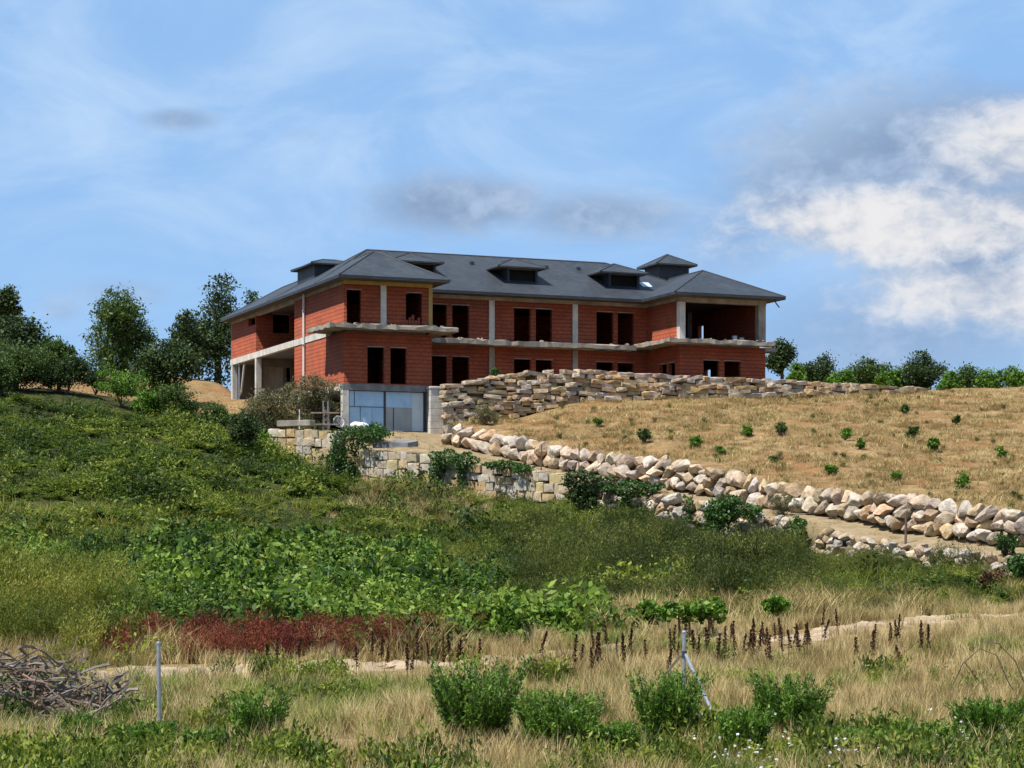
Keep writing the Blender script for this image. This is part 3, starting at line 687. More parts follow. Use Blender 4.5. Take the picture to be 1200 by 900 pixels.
# block retaining wall, in the three runs one sees
def cut(L, d, p0, p1):   # arc positions of two photograph columns
    px = 600+F*L[:, 0]/L[:, 1]; return float(np.interp(p0, px, d)), float(np.interp(p1, px, d))
for (p0, p1), lab in (((322, 394), 'cream cut block retaining wall with capping beam under the dry bushes beside the garage'), ((426, 492), 'short cream block wall topped by the grey concrete slab'), ((503, 668), 'long cream cut block wall with green creeper hanging over its top')):
    wa = tag(empty('block_wall'), lab, 'wall', None); a, b = cut(LA, dA, p0, p1)
    LX = LA.copy(); LX[:, 3] -= .35
    stone_wall(wa, LX, a, b, BLOK, 'stone_block', (.38, .66), .44, .6, .06, r, tilt=.03, over=.985, dep_j=.10); core(wa, LX, a, b, .1, .7, .15, .06)
rub = tag(empty('rubble_wall'), 'broken rubble wall half hidden by creepers below the driveway', 'wall')
a, b = cut(LA, dA, 674, 915); LX = LA.copy(); LX[:, 3] -= .3
stone_wall(rub, LX, a, b, BOUL, 'boulder', (.42, .9), .45, .75, .3, r, fill=.92, tilt=.5, over=1.22, dep_j=.35); core(rub, LX, a, b, .05, .8, .25, .3)
rub2 = tag(empty('rubble_bank'), 'low bank of small grey stones edging the lower end of the driveway', 'rubble')
a, b = cut(LA, dA, 955, 1215); LX = LA.copy(); LX[:, 3] -= .15
stone_wall(rub2, LX, a, b, BOUL, 'stone', (.28, .6), .24, .5, .5, r, fill=.88, tilt=.6, over=1.25, dep_j=.45); core(rub2, LX, a, b, .0, .6, .2, .5)
# capping beam on the first run, grey slab on the second
p0, p1 = at(327, 496, 110.9), at(366, 499, 110.1); d = p1-p0
cb = MB().box(0, d.length, -.25, .3, -.18, .12).build('capping_beam', 'concrete', None, .02); cb.location = (p0.x, p0.y, p0.z); cb.rotation_euler = (0, 0, math.atan2(d.y, d.x))
tag(cb, 'grey concrete beam laid along the block wall under the dry bushes', 'beam')
p0, p1 = at(441, 523, 107.7), at(489, 529, 106.5); d = p1-p0
sl = MB().poly([(0,-.35,-.12),(2.15,-.4,-.1),(2.2,.5,-.05),(.1,.45,-.06),(0,-.33,.14),(1.0,-.38,.2),(2.15,-.4,.12),(2.2,.5,.25),(1.1,.48,.34),(.1,.45,.2)], [(3,2,1,0),(0,1,6,5,4),(1,2,7,6),(2,3,9,8,7),(3,0,4,9),(4,5,8,9),(5,6,7,8)]).build('concrete_slab', 'concrete_dark', None, .015)
sl.location = p0; sl.rotation_euler = (0, 0, math.atan2(d.y, d.x)); tag(sl, 'grey concrete slab lying tilted on top of the short block wall', 'slab')
print('stones', k1, k2)

# ------------------------------------------------------------------ plants
def leaves(C, size, aspect=.5, up=.4, rs=None, D=None):
    """diamond leaves at centres C; returns verts, quads"""
    rs = rs or rng; C = np.asarray(C, float); n = len(C)
    size = np.broadcast_to(np.asarray(size, float), (n,))
    d = rs.normal(size=(n, 3)) if D is None else np.asarray(D, float)+rs.normal(size=(n, 3))*.25
    d /= np.linalg.norm(d, axis=1)[:, None]
    nn = rs.normal(size=(n, 3)); nn[:, 2] += up*3
    s = np.cross(d, nn); s /= np.maximum(np.linalg.norm(s, axis=1), 1e-6)[:, None]
    f = np.cross(s, d)
    L = size[:, None]
    a = C-d*L*.5; b = C+s*L*aspect*.5+f*L*.06; c = C+d*L*.5; e = C-s*L*aspect*.5+f*L*.06
    V = np.stack([a, b, c, e], 1).reshape(-1, 3); Q = np.arange(4*n).reshape(n, 4)
    return V, Q
def blades(base, h, w, lean, rs, seg=3, curve=.35):
    """grass blades: curved tapering strips"""
    n = len(base); t = rs.uniform(0, 2*np.pi, n); dirv = np.stack([np.cos(t), np.sin(t), np.zeros(n)], 1); t2 = t+np.pi/2+rs.uniform(-.6, .6, n)
    side = np.stack([np.cos(t2), np.sin(t2), np.zeros(n)], 1); V = []; 
    for k in range(seg+1):
        q = k/seg; c = base+dirv*(lean*q+curve*h*q*q)[:, None]; c[:, 2] += h*q*(1-.25*curve*q)
        ww = (w*(1-q)**.7+.0008)[:, None]; V += [c-side*ww/2, c+side*ww/2]
    V = np.stack(V, 1); m = V.shape[1]; Q = []
    for k in range(seg): Q.append(np.array([2*k, 2*k+1, 2*k+3, 2*k+2])[None]+(np.arange(n)*m)[:, None])
    return V.reshape(-1, 3), np.concatenate(Q), np.repeat(rs.uniform(0, 1, n), m)
PROTO = {}
def proto(key, objs):
    c = bpy.data.collections.new(key)
    for i, me in enumerate(objs):
        o = bpy.data.objects.new(f'{key}_{i}', me); c.objects.link(o)
    PROTO[key] = (c, len(objs))
def disc(n, rad, rs): t = rs.uniform(0, 2*np.pi, n); q = rad*np.sqrt(rs.uniform(0, 1, n)); return np.stack([q*np.cos(t), q*np.sin(t), np.zeros(n)], 1)
def tuft(m, n, rad, h, w, seed, curve=.35, heads=0):
    rs = np.random.default_rng(seed); b = disc(n, rad, rs); hh = h*rs.uniform(.5, 1.1, n)
    V, Q, lf = blades(b, hh, np.full(n, w), rs.uniform(0, .25, n)*h, rs, 3, curve)
    return mesh_np(m, V, Q, m, lf)
def clump(m, n, rad, h, size, seed, aspect=.62, up=.5):
    """low leafy dome with hollows"""
    rs = np.random.default_rng(seed); p = disc(n, rad, rs); q = np.hypot(p[:, 0], p[:, 1])/rad
    top = h*(1-q**2)*(.75+.35*np.sin(p[:, 0]*7+seed)*np.sin(p[:, 1]*6)); p[:, 2] = top*rs.uniform(.25, 1.0, n)**.5+rs.uniform(-.03, .06, n)
    V, Q = leaves(p, size*rs.uniform(.55, 1.25, n), aspect, up, rs); return mesh_np(m, V, Q, m, np.repeat(rs.uniform(0, 1, n), 4))
def fern(m, nf, L, seed):
    """arching fronds with rows of leaflets"""
    rs = np.random.default_rng(seed); C = []; D = []; S = []
    for k in range(nf):
        t = rs.uniform(0, 6.28); d = np.array([math.cos(t), math.sin(t), 0]); sd = np.array([-d[1], d[0], 0]); l = L*rs.uniform(.6, 1.1); b = disc(1, .15, rs)[0]
        for i in range(11):
            q = (i+1)/11; c = b+d*l*q*.75+np.array([0, 0, l*(.95*q-.6*q*q)])
            for sg in (-1, 1): w = .30*l*(1-q)+.04; C.append(c+sd*sg*w*.5); D.append(sd*sg+d*.4); S.append(w)
    V, Q = leaves(np.array(C), np.array(S), .34, 1.2, rs, np.array(D)); return mesh_np(m, V, Q, m, np.repeat(rs.uniform(0, 1, len(C)), 4))
def wisp(m, ns, rad, h, seed, leaf=.05, per=26, aspect=.25, spread=.35):
    """upright bush of thin stems with many narrow leaves"""
    rs = np.random.default_rng(seed); b = disc(ns, rad*.45, rs); C = []; D = []; S = []
    for k in range(ns):
        out = b[k]/max(rad, .01)*spread*2+np.append(rs.normal(size=2)*spread*.35, 0); hh = h*rs.uniform(.55, 1.1)
        q = rs.uniform(.12, 1, per)
        c = b[k][None]+out[None]*hh*(q**1.3)[:, None]; c[:, 2] += hh*q; c += rs.normal(size=c.shape)*leaf*.55; C.append(c)
        d = np.tile(out*.5+np.array([0, 0, 1.]), (per, 1))+rs.normal(size=(per, 3))*.55; D.append(d); S.append(leaf*rs.uniform(.7, 1.5, per)*(1.1-.4*q))
    V, Q = leaves(np.concatenate(C), np.concatenate(S), aspect, .3, rs, np.concatenate(D)); return mesh_np(m, V, Q, m, np.repeat(rs.uniform(0, 1, ns*per), 4))
proto('dry_tuft', [tuft('grass_dry', 40, .17, .62, .010, s, .32) for s in range(6)])
proto('short_straw', [tuft('grass_dry', 34, .26, .20, .012, 10+s, .9) for s in range(4)])
proto('green_tuft', [tuft('grass_green', 44, .2, .34, .012, 20+s, .5) for s in range(4)])
proto('yellow_tuft', [tuft('grass_yellow', 60, .34, .55, .016, 30+s, .6) for s in range(4)])
proto('tan_tuft', [tuft('grass_dry', 60, .34, .6, .016, 35+s, .5) for s in range(4)])
proto('lush', [clump('leaf_lush', 170, .65, .75, .145, 40+s, .5) for s in range(6)])
proto('bramble', [clump('leaf_fern', 190, .7, .8, .125, 50+s, .45) for s in range(6)])
proto('fern', [fern('leaf_fern', 12, .75, 60+s) for s in range(4)])
proto('broom', [wisp('leaf_olive', 34, .5, .95, 70+s, .085, 30, .22, .4) for s in range(4)])
proto('ybroom', [wisp('grass_yellow', 34, .5, .9, 75+s, .08, 30, .22, .4) for s in range(4)])
proto('red_weed', [wisp('grass_red', 22, .32, .75, 80+s, .07, 26, .3, .3) for s in range(4)])
proto('weed', [wisp('leaf_fern', 16, .2, .30, 90+s, .07, 18, .36, .4) for s in range(5)])
def flower(seed):
    rs = np.random.default_rng(seed); C = disc(5, .22, rs); C[:, 2] = rs.uniform(.2, .45, 5); V, Q = leaves(np.repeat(C, 3, 0), .04, .9, 1.5, rs); return mesh_np('petal', V, Q, 'petal', np.repeat(rs.uniform(0, 1, 15), 4))
proto('flower', [flower(s) for s in range(3)])

def scatter(name, key, P, scale, tint, label, cat):
    P = np.asarray(P, np.float32); n = len(P)
    if n == 0: return
    col, k = PROTO[key]; rs = np.random.default_rng(len(name)+n)
    me = bpy.data.meshes.new(name); me.vertices.add(n); me.vertices.foreach_set('co', P.ravel())
    a = me.attributes.new('rz', 'FLOAT_VECTOR', 'POINT'); rot = np.zeros((n, 3), np.float32); rot[:, 2] = rs.uniform(0, 6.28, n); rot[:, :2] = rs.normal(size=(n, 2))*.10; a.data.foreach_set('vector', rot.ravel())
    a = me.attributes.new('sc', 'FLOAT', 'POINT'); a.data.foreach_set('value', np.broadcast_to(np.asarray(scale, np.float32), (n,)).copy())
    a = me.attributes.new('tint', 'FLOAT', 'POINT'); a.data.foreach_set('value', np.clip(np.asarray(tint, np.float32), 0, 1))
    a = me.attributes.new('pick', 'INT', 'POINT'); a.data.foreach_set('value', rs.integers(0, k, n).astype(np.int32))
    o = link(bpy.data.objects.new(name, me)); g = bpy.data.node_groups.new(name, 'GeometryNodeTree')
    g.interface.new_socket('Geometry', in_out='INPUT', socket_type='NodeSocketGeometry'); g.interface.new_socket('Geometry', in_out='OUTPUT', socket_type='NodeSocketGeometry')
    gi, go = g.nodes.new('NodeGroupInput'), g.nodes.new('NodeGroupOutput')
    ci = g.nodes.new('GeometryNodeCollectionInfo'); ci.inputs[0].default_value = col; ci.inputs['Separate Children'].default_value = True; ci.inputs['Reset Children'].default_value = True
    ip = g.nodes.new('GeometryNodeInstanceOnPoints'); ip.inputs['Pick Instance'].default_value = True
    def na(nm, t):
        q = g.nodes.new('GeometryNodeInputNamedAttribute'); q.data_type = t; q.inputs[0].default_value = nm
        return [s for s in q.outputs if s.enabled and s.name == 'Attribute'][0]
    L = g.links.new
    L(gi.outputs[0], ip.inputs['Points']); L(ci.outputs[0], ip.inputs['Instance']); L(na('pick', 'INT'), ip.inputs['Instance Index'])
    L(na('rz', 'FLOAT_VECTOR'), ip.inputs['Rotation']); L(na('sc', 'FLOAT'), ip.inputs['Scale']); L(ip.outputs[0], go.inputs[0])
    o.modifiers.new('scatter', 'NODES').node_group = g
    tag(o, label, cat, kind='stuff')
    return o
def field_pts(n, y0, y1, margin=.035, seed=0):
    """random points in the strip of ground the view takes in, with room at the sides"""
    rs = np.random.default_rng(seed); Y = np.sqrt(rs.uniform(y0*y0, y1*y1, n)); X = rs.uniform(-.24-margin, .24+margin, n)*Y
    return X, Y, rs
def keep(X, Y, m): return X[m], Y[m]
edge = lambda X: np.interp(X, [-15, -9, -1, 5, 9.5, 13.6, 20], [44.5, 44.5, 46, 49, 53, 59, 63])
pathy = lambda X: np.interp(X, [p.x for p in pl], [p.y for p in pl])
# --- dry field in the foreground
X, Y, rs = field_pts(26000, 19, 66, seed=1)
off = np.abs(Y-pathy(X)); dens = 1.0-.75*(vnoise(X, Y, .9, 11) < -.28)
m = (Y < edge(X)+1) & (off > .75+.3*vnoise(X, Y, 1.7, 17)) & ~((np.abs(X+6.9) < 2.1) & (np.abs(Y-31.7) < 1.3)) & ~((np.abs(X+6.9) < 2.0) & (Y > 28.6) & (Y < 31) & (rs.uniform(size=len(X)) < .7)) & (rs.uniform(size=len(X)) < dens)
# keep the sandy stretch of the track open to view
m &= ~((Y < pathy(X)) & (off < 4.2) & (rs.uniform(size=len(X)) < .85) & ((X < -.3) | (X > 5.5)))
green = (vnoise(X, Y, .55, 12)+.5*vnoise(X, Y, 1.9, 15)+np.where((X < -2.2) & (Y < 41), .35, 0)-.25*(Y > 41)+rs.normal(size=len(X))*.32 > .46)
tint = .52+.30*vnoise(X, Y, .8, 13)+.25*vnoise(X, Y, 2.3, 14)+rs.normal(size=len(X))*.24
q = m & ~green; scatter('dry_grass', 'dry_tuft', np.stack([X[q], Y[q], height(X[q], Y[q])-.02], 1), rs.uniform(.25, .95, q.sum())*(.9+.45*vnoise(X[q], Y[q], 1.1, 16)), tint[q], 'dry straw coloured grass of the foreground field', 'grass')
q = m & green; scatter('green_grass', 'green_tuft', np.stack([X[q], Y[q], height(X[q], Y[q])-.02], 1), rs.uniform(.6, 1.4, q.sum()), tint[q]-.1, 'green grass patches in the dry field', 'grass')
X, Y, rs = field_pts(5200, 19, 41, seed=2); q = (vnoise(X, Y, .8, 21)+.5*vnoise(X, Y, 2.1, 22)+.5*((X > 2.6) & (Y < 30))+.42*(Y < 25.5)+.2*(X < -2.5)+rs.normal(size=len(X))*.2 > .72) & (np.abs(Y-pathy(X)) > 1.3)
scatter('field_weeds', 'weed', np.stack([X[q], Y[q], height(X[q], Y[q])], 1), rs.uniform(.6, 1.7, q.sum()), rs.uniform(.2, .95, q.sum()), 'low green weeds among the dry grass', 'weeds')
X, Y, rs = field_pts(170, 20, 28.5, seed=3); q = (X > 2.2)
scatter('white_flowers', 'flower', np.stack([X[q], Y[q], height(X[q], Y[q])], 1), rs.uniform(.6, 1.2, q.sum()), rs.uniform(0, 1, q.sum()), 'small white wild flowers among the weeds', 'flowers')
# --- green bank
X, Y, rs = field_pts(36000, 43, 132, seed=4)
Z = height(X, Y); zz = zone(X, Y); px, py = pix(X, Y, Z); N1, N2, N3 = vnoise(X, Y, .22, 31), vnoise(X, Y, .5, 32), rs.uniform(size=len(X))
m = (zz == 0) & (Y > edge(X)+.8-2.2*((X < -1) & (X > -9.5))) & (Y < np.interp(X, LA[:, 0], LA[:, 1])-.35)
nearA = np.interp(X, LA[:, 0], LA[:, 1])-Y; m &= ~((X > 9) & (nearA < 3.6) & (rs.uniform(size=len(X)) < .85))
m &= ~((X < -9) & (Y > np.interp(px, [85, 118, 165], [131, 120, 117])+2.5*N2))
ub, vb_ = w2b(X, Y); m &= ~((ub > -5.5) & (vb_ > 2.5))
px, py = px+rs.normal(size=len(X))*26+30*N2, py+rs.normal(size=len(X))*9+10*vnoise(X, Y, .9, 33)
kind = np.full(len(X), 'bramble', dtype=object)
yl = np.interp(px, [0, 400, 720, 760], [655, 650, 690, 760])
kind[(py > yl+18*N2) & (N3 < .8)] = 'lush'; kind[(py > yl+18*N2) & (N3 > .95)] = 'yellow_tuft'
kind[(py < yl+18*N2) & (py > 590+25*N1) & (N3 < .30)] = 'yellow_tuft'; kind[(py < yl+18*N2) & (py > 590+25*N1) & (N3 > .6)] = 'fern'
kind[(py < 590+20*N1) & (N3 < .5)] = 'fern'
bro = (px > 600+40*N1) & (px < 930) & (py > 628) & (py < 716+6*N2); kind[bro] = 'broom'
kind[bro & (N2+.6*(N3-.5) > .22)] = 'bramble'; kind[bro & (N3 < .12)] = 'yellow_tuft'
rgt = (px >= 930-30*N2) & (py > 640); kind[rgt & (N3 < .45)] = 'yellow_tuft'; kind[rgt & (N1+.7*(N3-.5) > .25)] = 'broom'
kind[(px > 690) & (py > 712+6*N2)] = 'tan_tuft'; kind[(px > 690) & (py > 712+6*N2) & (N3 < .35)] = 'yellow_tuft'
kind[(px < 120+15*N2) & (py > 690+8*N1)] = 'ybroom'
kind[(py > 568) & (py < 610) & (px > 420) & (px < 560) & (N3 < .4)] = 'tan_tuft'
ro = np.interp(X, [-15, -9, -1, 5], [44.5, 44.5, 46, 49])
redz = (px > 112) & (px < 528) & (Y < ro+2.6); kind[redz] = 'red_weed'; kind[redz & (N2 > .3) & (N3 < .7)] = 'tan_tuft'; kind[redz & (N3 > .93)] = 'bramble'; kind[(px > 112) & (px < 528) & (Y < ro-1.2)] = 'tan_tuft'
dens = {'lush': .36, 'bramble': .34, 'fern': .45, 'yellow_tuft': .8, 'broom': .5, 'ybroom': .8, 'tan_tuft': 1, 'red_weed': 1.0}
lab = {'lush': ('vine_ground_cover', 'bright green broad leaved vines covering the lower bank', 'ground cover'), 'bramble': ('bramble_cover', 'green bramble covering the bank below the house', 'ground cover'), 'fern': ('fern_cover', 'green ferns growing across the upper bank', 'ferns'),
       'yellow_tuft': ('bank_grass', 'yellow green grass between the brambles on the bank', 'grass'), 'broom': ('broom_thicket', 'olive green broom thicket below the rubble wall', 'thicket'), 'ybroom': ('yellow_broom', 'yellowish broom thicket behind the heap of cut branches', 'thicket'), 'tan_tuft': ('tall_straw', 'tall dry straw at the foot of the green bank', 'grass'), 'red_weed': ('red_weeds', 'band of dried rust red weeds along the track', 'weeds')}
den2 = rs.uniform(size=len(X)); LUMP = np.clip(vnoise(X, Y, 1.4, 34)+vnoise(X, Y, .7, 35), -.7, 1)
for k in lab:
    q = m & (kind == k) & (den2 < dens[k]*(1 if k != 'lush' else 1))
    sc = {'lush': (.7, 1.35), 'broom': (.5, 1.15), 'ybroom': (.6, 1.15), 'red_weed': (.55, 1.1)}.get(k, (.6, 1.25))
    tt = .40+.28*N1[q]+.30*N2[q]+.22*vnoise(X[q], Y[q], 1.7, 36)+rs.normal(size=q.sum())*.26
    scatter(lab[k][0], k, np.stack([X[q], Y[q], Z[q]-.03], 1), rs.uniform(*sc, q.sum())*(1 if k == 'red_weed' else (1.0+.75*LUMP[q]))*np.where(X[q] > 7, np.clip(nearA[q]/9, .3, 1), 1), tt, lab[k][1], lab[k][2])
# --- straw on the dry slope and on the sandy rise to the left
X, Y, rs = field_pts(26000, 72, 140, .05, seed=5); zz = zone(X, Y); ub, vb_ = w2b(X, Y); Z = height(X, Y)
m = ((zz == 2) & (vb_ < -2.2)) | ((zz == 3) & (ub > 34)); m &= (vnoise(X, Y, .8, 41)+.6*vnoise(X, Y, 1.9, 43) > -.35)
scatter('slope_straw', 'short_straw', np.stack([X[m], Y[m], Z[m]-.02], 1), rs.uniform(.5, 1.9, m.sum()), .36+.25*vnoise(X[m], Y[m], .4, 42)+rs.normal(size=m.sum())*.28, 'cut straw and stubble covering the slope above the boulders', 'straw')
q = m & (rs.uniform(size=len(X)) < .035); scatter('slope_weeds', 'weed', np.stack([X[q], Y[q], Z[q]], 1), rs.uniform(.4, 1.0, q.sum()), rs.uniform(.0, .6, q.sum()), 'sparse low weeds on the straw slope', 'weeds')
X, Y, rs = field_pts(9000, 70, 116, .05, seed=6); zz = zone(X, Y); Z = height(X, Y); m = (zz == 1) & (vnoise(X, Y, .9, 44) > .0)
u_, v_ = w2b(X, Y); m &= ~((u_ > -1) & (u_ < 5.2) & (v_ > -1.5))
scatter('track_grass', 'short_straw', np.stack([X[m], Y[m], Z[m]-.02], 1), rs.uniform(.4, 1.1, m.sum()), .35+rs.normal(size=m.sum())*.2, 'thin dry grass growing on the driveway', 'grass')

# ------------------------------------------------------------------ trees, shrubs and small things
def gp(px, py, y0=19, y1=150):
    """ground point seen at a photograph pixel (first hit along the ray)"""
    Ys = np.arange(y0, y1, .25); Z = height((px-600)/F*Ys, Ys); R_ = (HOR-py)/F*Ys
    h = np.nonzero(R_ <= Z)[0]; Y = Ys[h[0]] if len(h) else y1
    return Vector(((px-600)/F*Y, Y, hz((px-600)/F*Y, Y)))
def plant(name, label, cat, loc, m, lobes, n_clump, per, leaf, seed, group=None, trunk=None, aspect=.55, crad=.35, limbs=8, stem_r=.03, bark='bark'):
    """lobes: (x,y,z,rx,ry,rz) ellipsoids in metres above the base; leaves gather in clumps on and in them"""
    rs = np.random.default_rng(seed); root = empty(name, loc); tag(root, label, cat, group); root.rotation_euler = (0, 0, 0)
    vol = np.array([l[3]*l[4]*l[5] for l in lobes])**(2/3); vol /= vol.sum(); C = []; tips = []; tn = []
    for l, f in zip(lobes, vol):
        k = max(3, int(n_clump*f)); d = rs.normal(size=(k, 3)); d /= np.linalg.norm(d, axis=1)[:, None]; q = rs.uniform(.25, 1.08, k)**.55
        c = np.array(l[:3])+d*q[:, None]*np.array(l[3:]); c[:, 2] = np.maximum(c[:, 2], .06)
        tips += list(c[:max(2, limbs//len(lobes)+1)])
        rr = crad*rs.uniform(.5, 1.25, k)
        for i in range(k):
            p = rs.normal(size=(per, 3))*rr[i]*np.array([.55, .55, .38])+c[i]; C.append(p); tn.append(np.full(per, rs.uniform(.15, .85)))
    C = np.concatenate(C); tn = np.concatenate(tn); C[:, 2] = np.maximum(C[:, 2], .02)
    V, Q = leaves(C, leaf*rs.uniform(.6, 1.3, len(C)), aspect, .45, rs)
    me = mesh_np('foliage', V, Q, m, np.repeat(rs.uniform(0, 1, len(C)), 4), np.repeat(tn, 4))
    link(bpy.data.objects.new('crown' if trunk else 'foliage', me), root)
    mb = MB()
    if trunk:
        h, r0 = trunk; mb.tube([(0, 0, -.3), (.04*h, .02*h, h*.35), (.02*h, -.02*h, h*.75), (0, 0, h)], [r0*1.25, r0, r0*.75, r0*.45], 7)
        o = h*.55
    else: o = 0
    for t in tips[:limbs]:
        t = Vector(t); b = Vector((0, 0, o+.25*(t.z-o)*(1 if trunk else 0)))
        mb.tube([b, b.lerp(t, .5)+Vector(rs.normal(size=3)*.08), t], [stem_r*1.6, stem_r, stem_r*.4], 4)
    mb.build('trunk' if trunk else 'stem', bark, root)
    return root
def crown_tree(name, label, px, top, wpx, Y, m, seed, base=None, cat='tree', low=.25, leaf=.22, nl=7, dens=1.0, group=None, asp=.55, open_=0, squash=1.0):
    """tree standing at depth Y, its width and top taken from the photograph, its foot on the ground"""
    x = (px-600)/F*Y; g = hz(x, Y); H_ = (HOR-top)/F*Y-g; Wd = wpx/F*Y; rs = np.random.default_rng(seed+500); L = []
    cz = H_*(1+low)/2; ch = H_*(1-low)/2
    for k in range(nl):
        d = rs.normal(size=3); d /= np.linalg.norm(d); q = rs.uniform(.45, .75); s = rs.uniform(.32, .50)
        L.append((d[0]*Wd*.5*q, d[1]*Wd*.5*q, cz+d[2]*ch*q, Wd*.5*s, Wd*.5*s, ch*s*squash))
    L.append((rs.uniform(-.1, .1)*Wd, 0, H_-ch*.32, Wd*.22, Wd*.22, ch*.32)); L.append((0, 0, cz, Wd*.3, Wd*.3, ch*.6))
    n = int(230*dens*max(1, (Wd*H_)/9)**.7)
    return plant(name, label, cat, (x, Y, g), m, L, n, 26 if not open_ else 15, leaf, seed, group, (H_*.72, .05+.022*H_), asp, .09*Wd+.12, 12, .03)
crown_tree('tree', 'tallest dark airy tree rising beside the left end of the house roof', 251, 318, 82, 150, 'tree_dark', 1, low=.12, nl=9, dens=1.0, open_=1, leaf=.24)
crown_tree('tree', 'small grey green tree tucked against the tallest airy tree', 217, 363, 38, 146, 'tree_dark', 2, low=.2, leaf=.2)
crown_tree('tree', 'loose tree top showing over the left eave of the house', 299, 334, 34, 156, 'tree_mid', 3, low=.2, open_=1, leaf=.22)
crown_tree('tree', 'windblown dark tree with ragged pointed shoots on the sandy rise', 140, 349, 98, 126, 'tree_mid', 4, low=.08, leaf=.26, asp=.35, nl=9)
crown_tree('tree', 'low round dark tree spreading over the sandy rise', 197, 398, 84, 121, 'tree_dark', 5, low=.05, leaf=.2, dens=1.2, nl=9)
crown_tree('tree', 'grey green tree top above the dense trees at the picture edge', 6, 337, 46, 138, 'tree_dark', 6, low=.3, leaf=.2)
crown_tree('tree', 'dense dark green tree, broadest of the clump left of the sandy rise', 18, 371, 108, 119, 'tree_dark', 7, low=.02, leaf=.22, dens=1.3, nl=11)
crown_tree('tree', 'smaller dense tree at the right flank of the dark clump', 68, 403, 62, 117.5, 'tree_mid', 8, low=.02, leaf=.2, dens=1.1, nl=9)
crown_tree('tree', 'umbrella shaped tree next to the right end of the house', 915, 399, 40, 138, 'tree_dark', 9, low=.38, leaf=.18, squash=.9)
crown_tree('tree', 'squat round tree, second from the house along the terrace', 962, 416, 50, 141, 'tree_dark', 10, low=.1, leaf=.18)
crown_tree('tree', 'ragged low tree between two rounder trees behind the terrace wall', 1017, 420, 58, 143, 'tree_mid', 11, low=.1, leaf=.18)
crown_tree('tree', 'broad two headed dark tree beyond the end of the terrace wall', 1080, 411, 66, 136, 'tree_dark', 12, low=.05, leaf=.18, dens=1.2, nl=9)
crown_tree('tree', 'small bushy tree rising from the green hedge on the ridge', 1134, 429, 44, 139, 'tree_mid', 13, low=.05, leaf=.17)
for i, (px, w, t) in enumerate(((935, 24, 426), (988, 34, 434), (1046, 34, 433), (1112, 34, 436), (1160, 40, 432), (1190, 40, 430), (1222, 44, 429), (1255, 44, 428))):
    crown_tree('hedge_shrub', 'bright green leafy shrub in the hedge along the ridge behind the terrace wall', px, t, w, 133+i % 3, 'shrub_green', 30+i, cat='shrub', low=.02, leaf=.2, dens=.7, group='hedge along the ridge', asp=.4)
# shrubs on the bank
def shrub(label, px, py, w, h, m, seed, name='shrub', leaf=.14, y0=45, Y=None, group=None, dens=1.0, asp=.55, cat='shrub', zoff=0):
    b = gp(px, py, y0) if Y is None else Vector(((px-600)/F*Y, Y, hz((px-600)/F*Y, Y)))
    W_, H_ = w/F*b.y, h/F*b.y; rs = np.random.default_rng(seed+900); L = []
    for k in range(6): t = rs.uniform(0, 6.28); q = rs.uniform(.1, .55); L.append((math.cos(t)*W_*.5*q, math.sin(t)*W_*.5*q, H_*rs.uniform(.3, .72), W_*rs.uniform(.2, .32), W_*rs.uniform(.2, .32), H_*rs.uniform(.22, .34)))
    return plant(name, label, cat, (b.x, b.y, b.z+zoff), m, L, int(70*dens*max(.5, W_*H_)**.5), 22, leaf, seed, group, None, asp, .07*W_+.06, 9, .018)
shrub('pale green feathery shrub in front of the sandy rise', 142, 478, 70, 52, 'shrub_green', 50, Y=114)
shrub('rounded olive green shrub below the sandy rise', 208, 492, 80, 44, 'tree_mid', 51, Y=112.5, dens=1.3)
shrub('dark bush standing alone left of the capped block wall', 288, 545, 56, 52, 'tree_dark', 52, Y=106.5, dens=1.3)
shrub('green bush growing up against the garage forecourt wall', 252, 500, 60, 30, 'tree_mid', 53, Y=112)
shrub('dark green bush at the joint of block wall and rubble wall', 686, 608, 50, 56, 'tree_dark', 54, Y=95.2, dens=1.5)
shrub('leafy green bush half covering the rubble wall', 846, 618, 66, 52, 'ivy', 55, Y=87.6, dens=1.4)
shrub('straw coloured dry bush between the rubble wall and the boulders', 918, 610, 40, 34, 'shrub_olive', 56, Y=87.2, leaf=.1, asp=.25)
shrub('small round bush on the driveway under the boulder wall', 1178, 652, 34, 28, 'ivy', 57, Y=74.5, leaf=.1)
shrub('brown withered bush among the green broom', 1160, 712, 40, 30, 'dock_brown', 58, Y=64, leaf=.1)
shrub('dark green bush beside the brown withered bush', 1200, 708, 50, 44, 'ivy', 59, Y=65)
shrub('dry grey olive bush with bare stems in front of the side loggia', 318, 500, 92, 66, 'shrub_olive', 60, Y=113.2, leaf=.17, asp=.3, dens=1.3)
shrub('dry grey olive bush with bare stems against the lit brick side wall', 366, 498, 76, 66, 'shrub_olive', 61, Y=112.6, leaf=.17, asp=.3, dens=1.3)
shrub('green bush growing under the dry bushes left of the capped wall', 312, 512, 40, 36, 'shrub_green', 62, Y=110.9)
shrub('weed bush growing on the forecourt in front of the garage', 437, 510, 52, 26, 'ivy', 63, Y=109.0, leaf=.12)
shrub('dark creeper with dead stems growing at the foot of a facade column', 577, 446, 26, 30, 'ivy', 64, Y=116.5, leaf=.12, dens=.7)
shrub('dry yellow grass tussock on the stones of the bank beside the terrace wall', 570, 478, 40, 30, 'shrub_olive', 65, Y=112.6, leaf=.16, asp=.12)
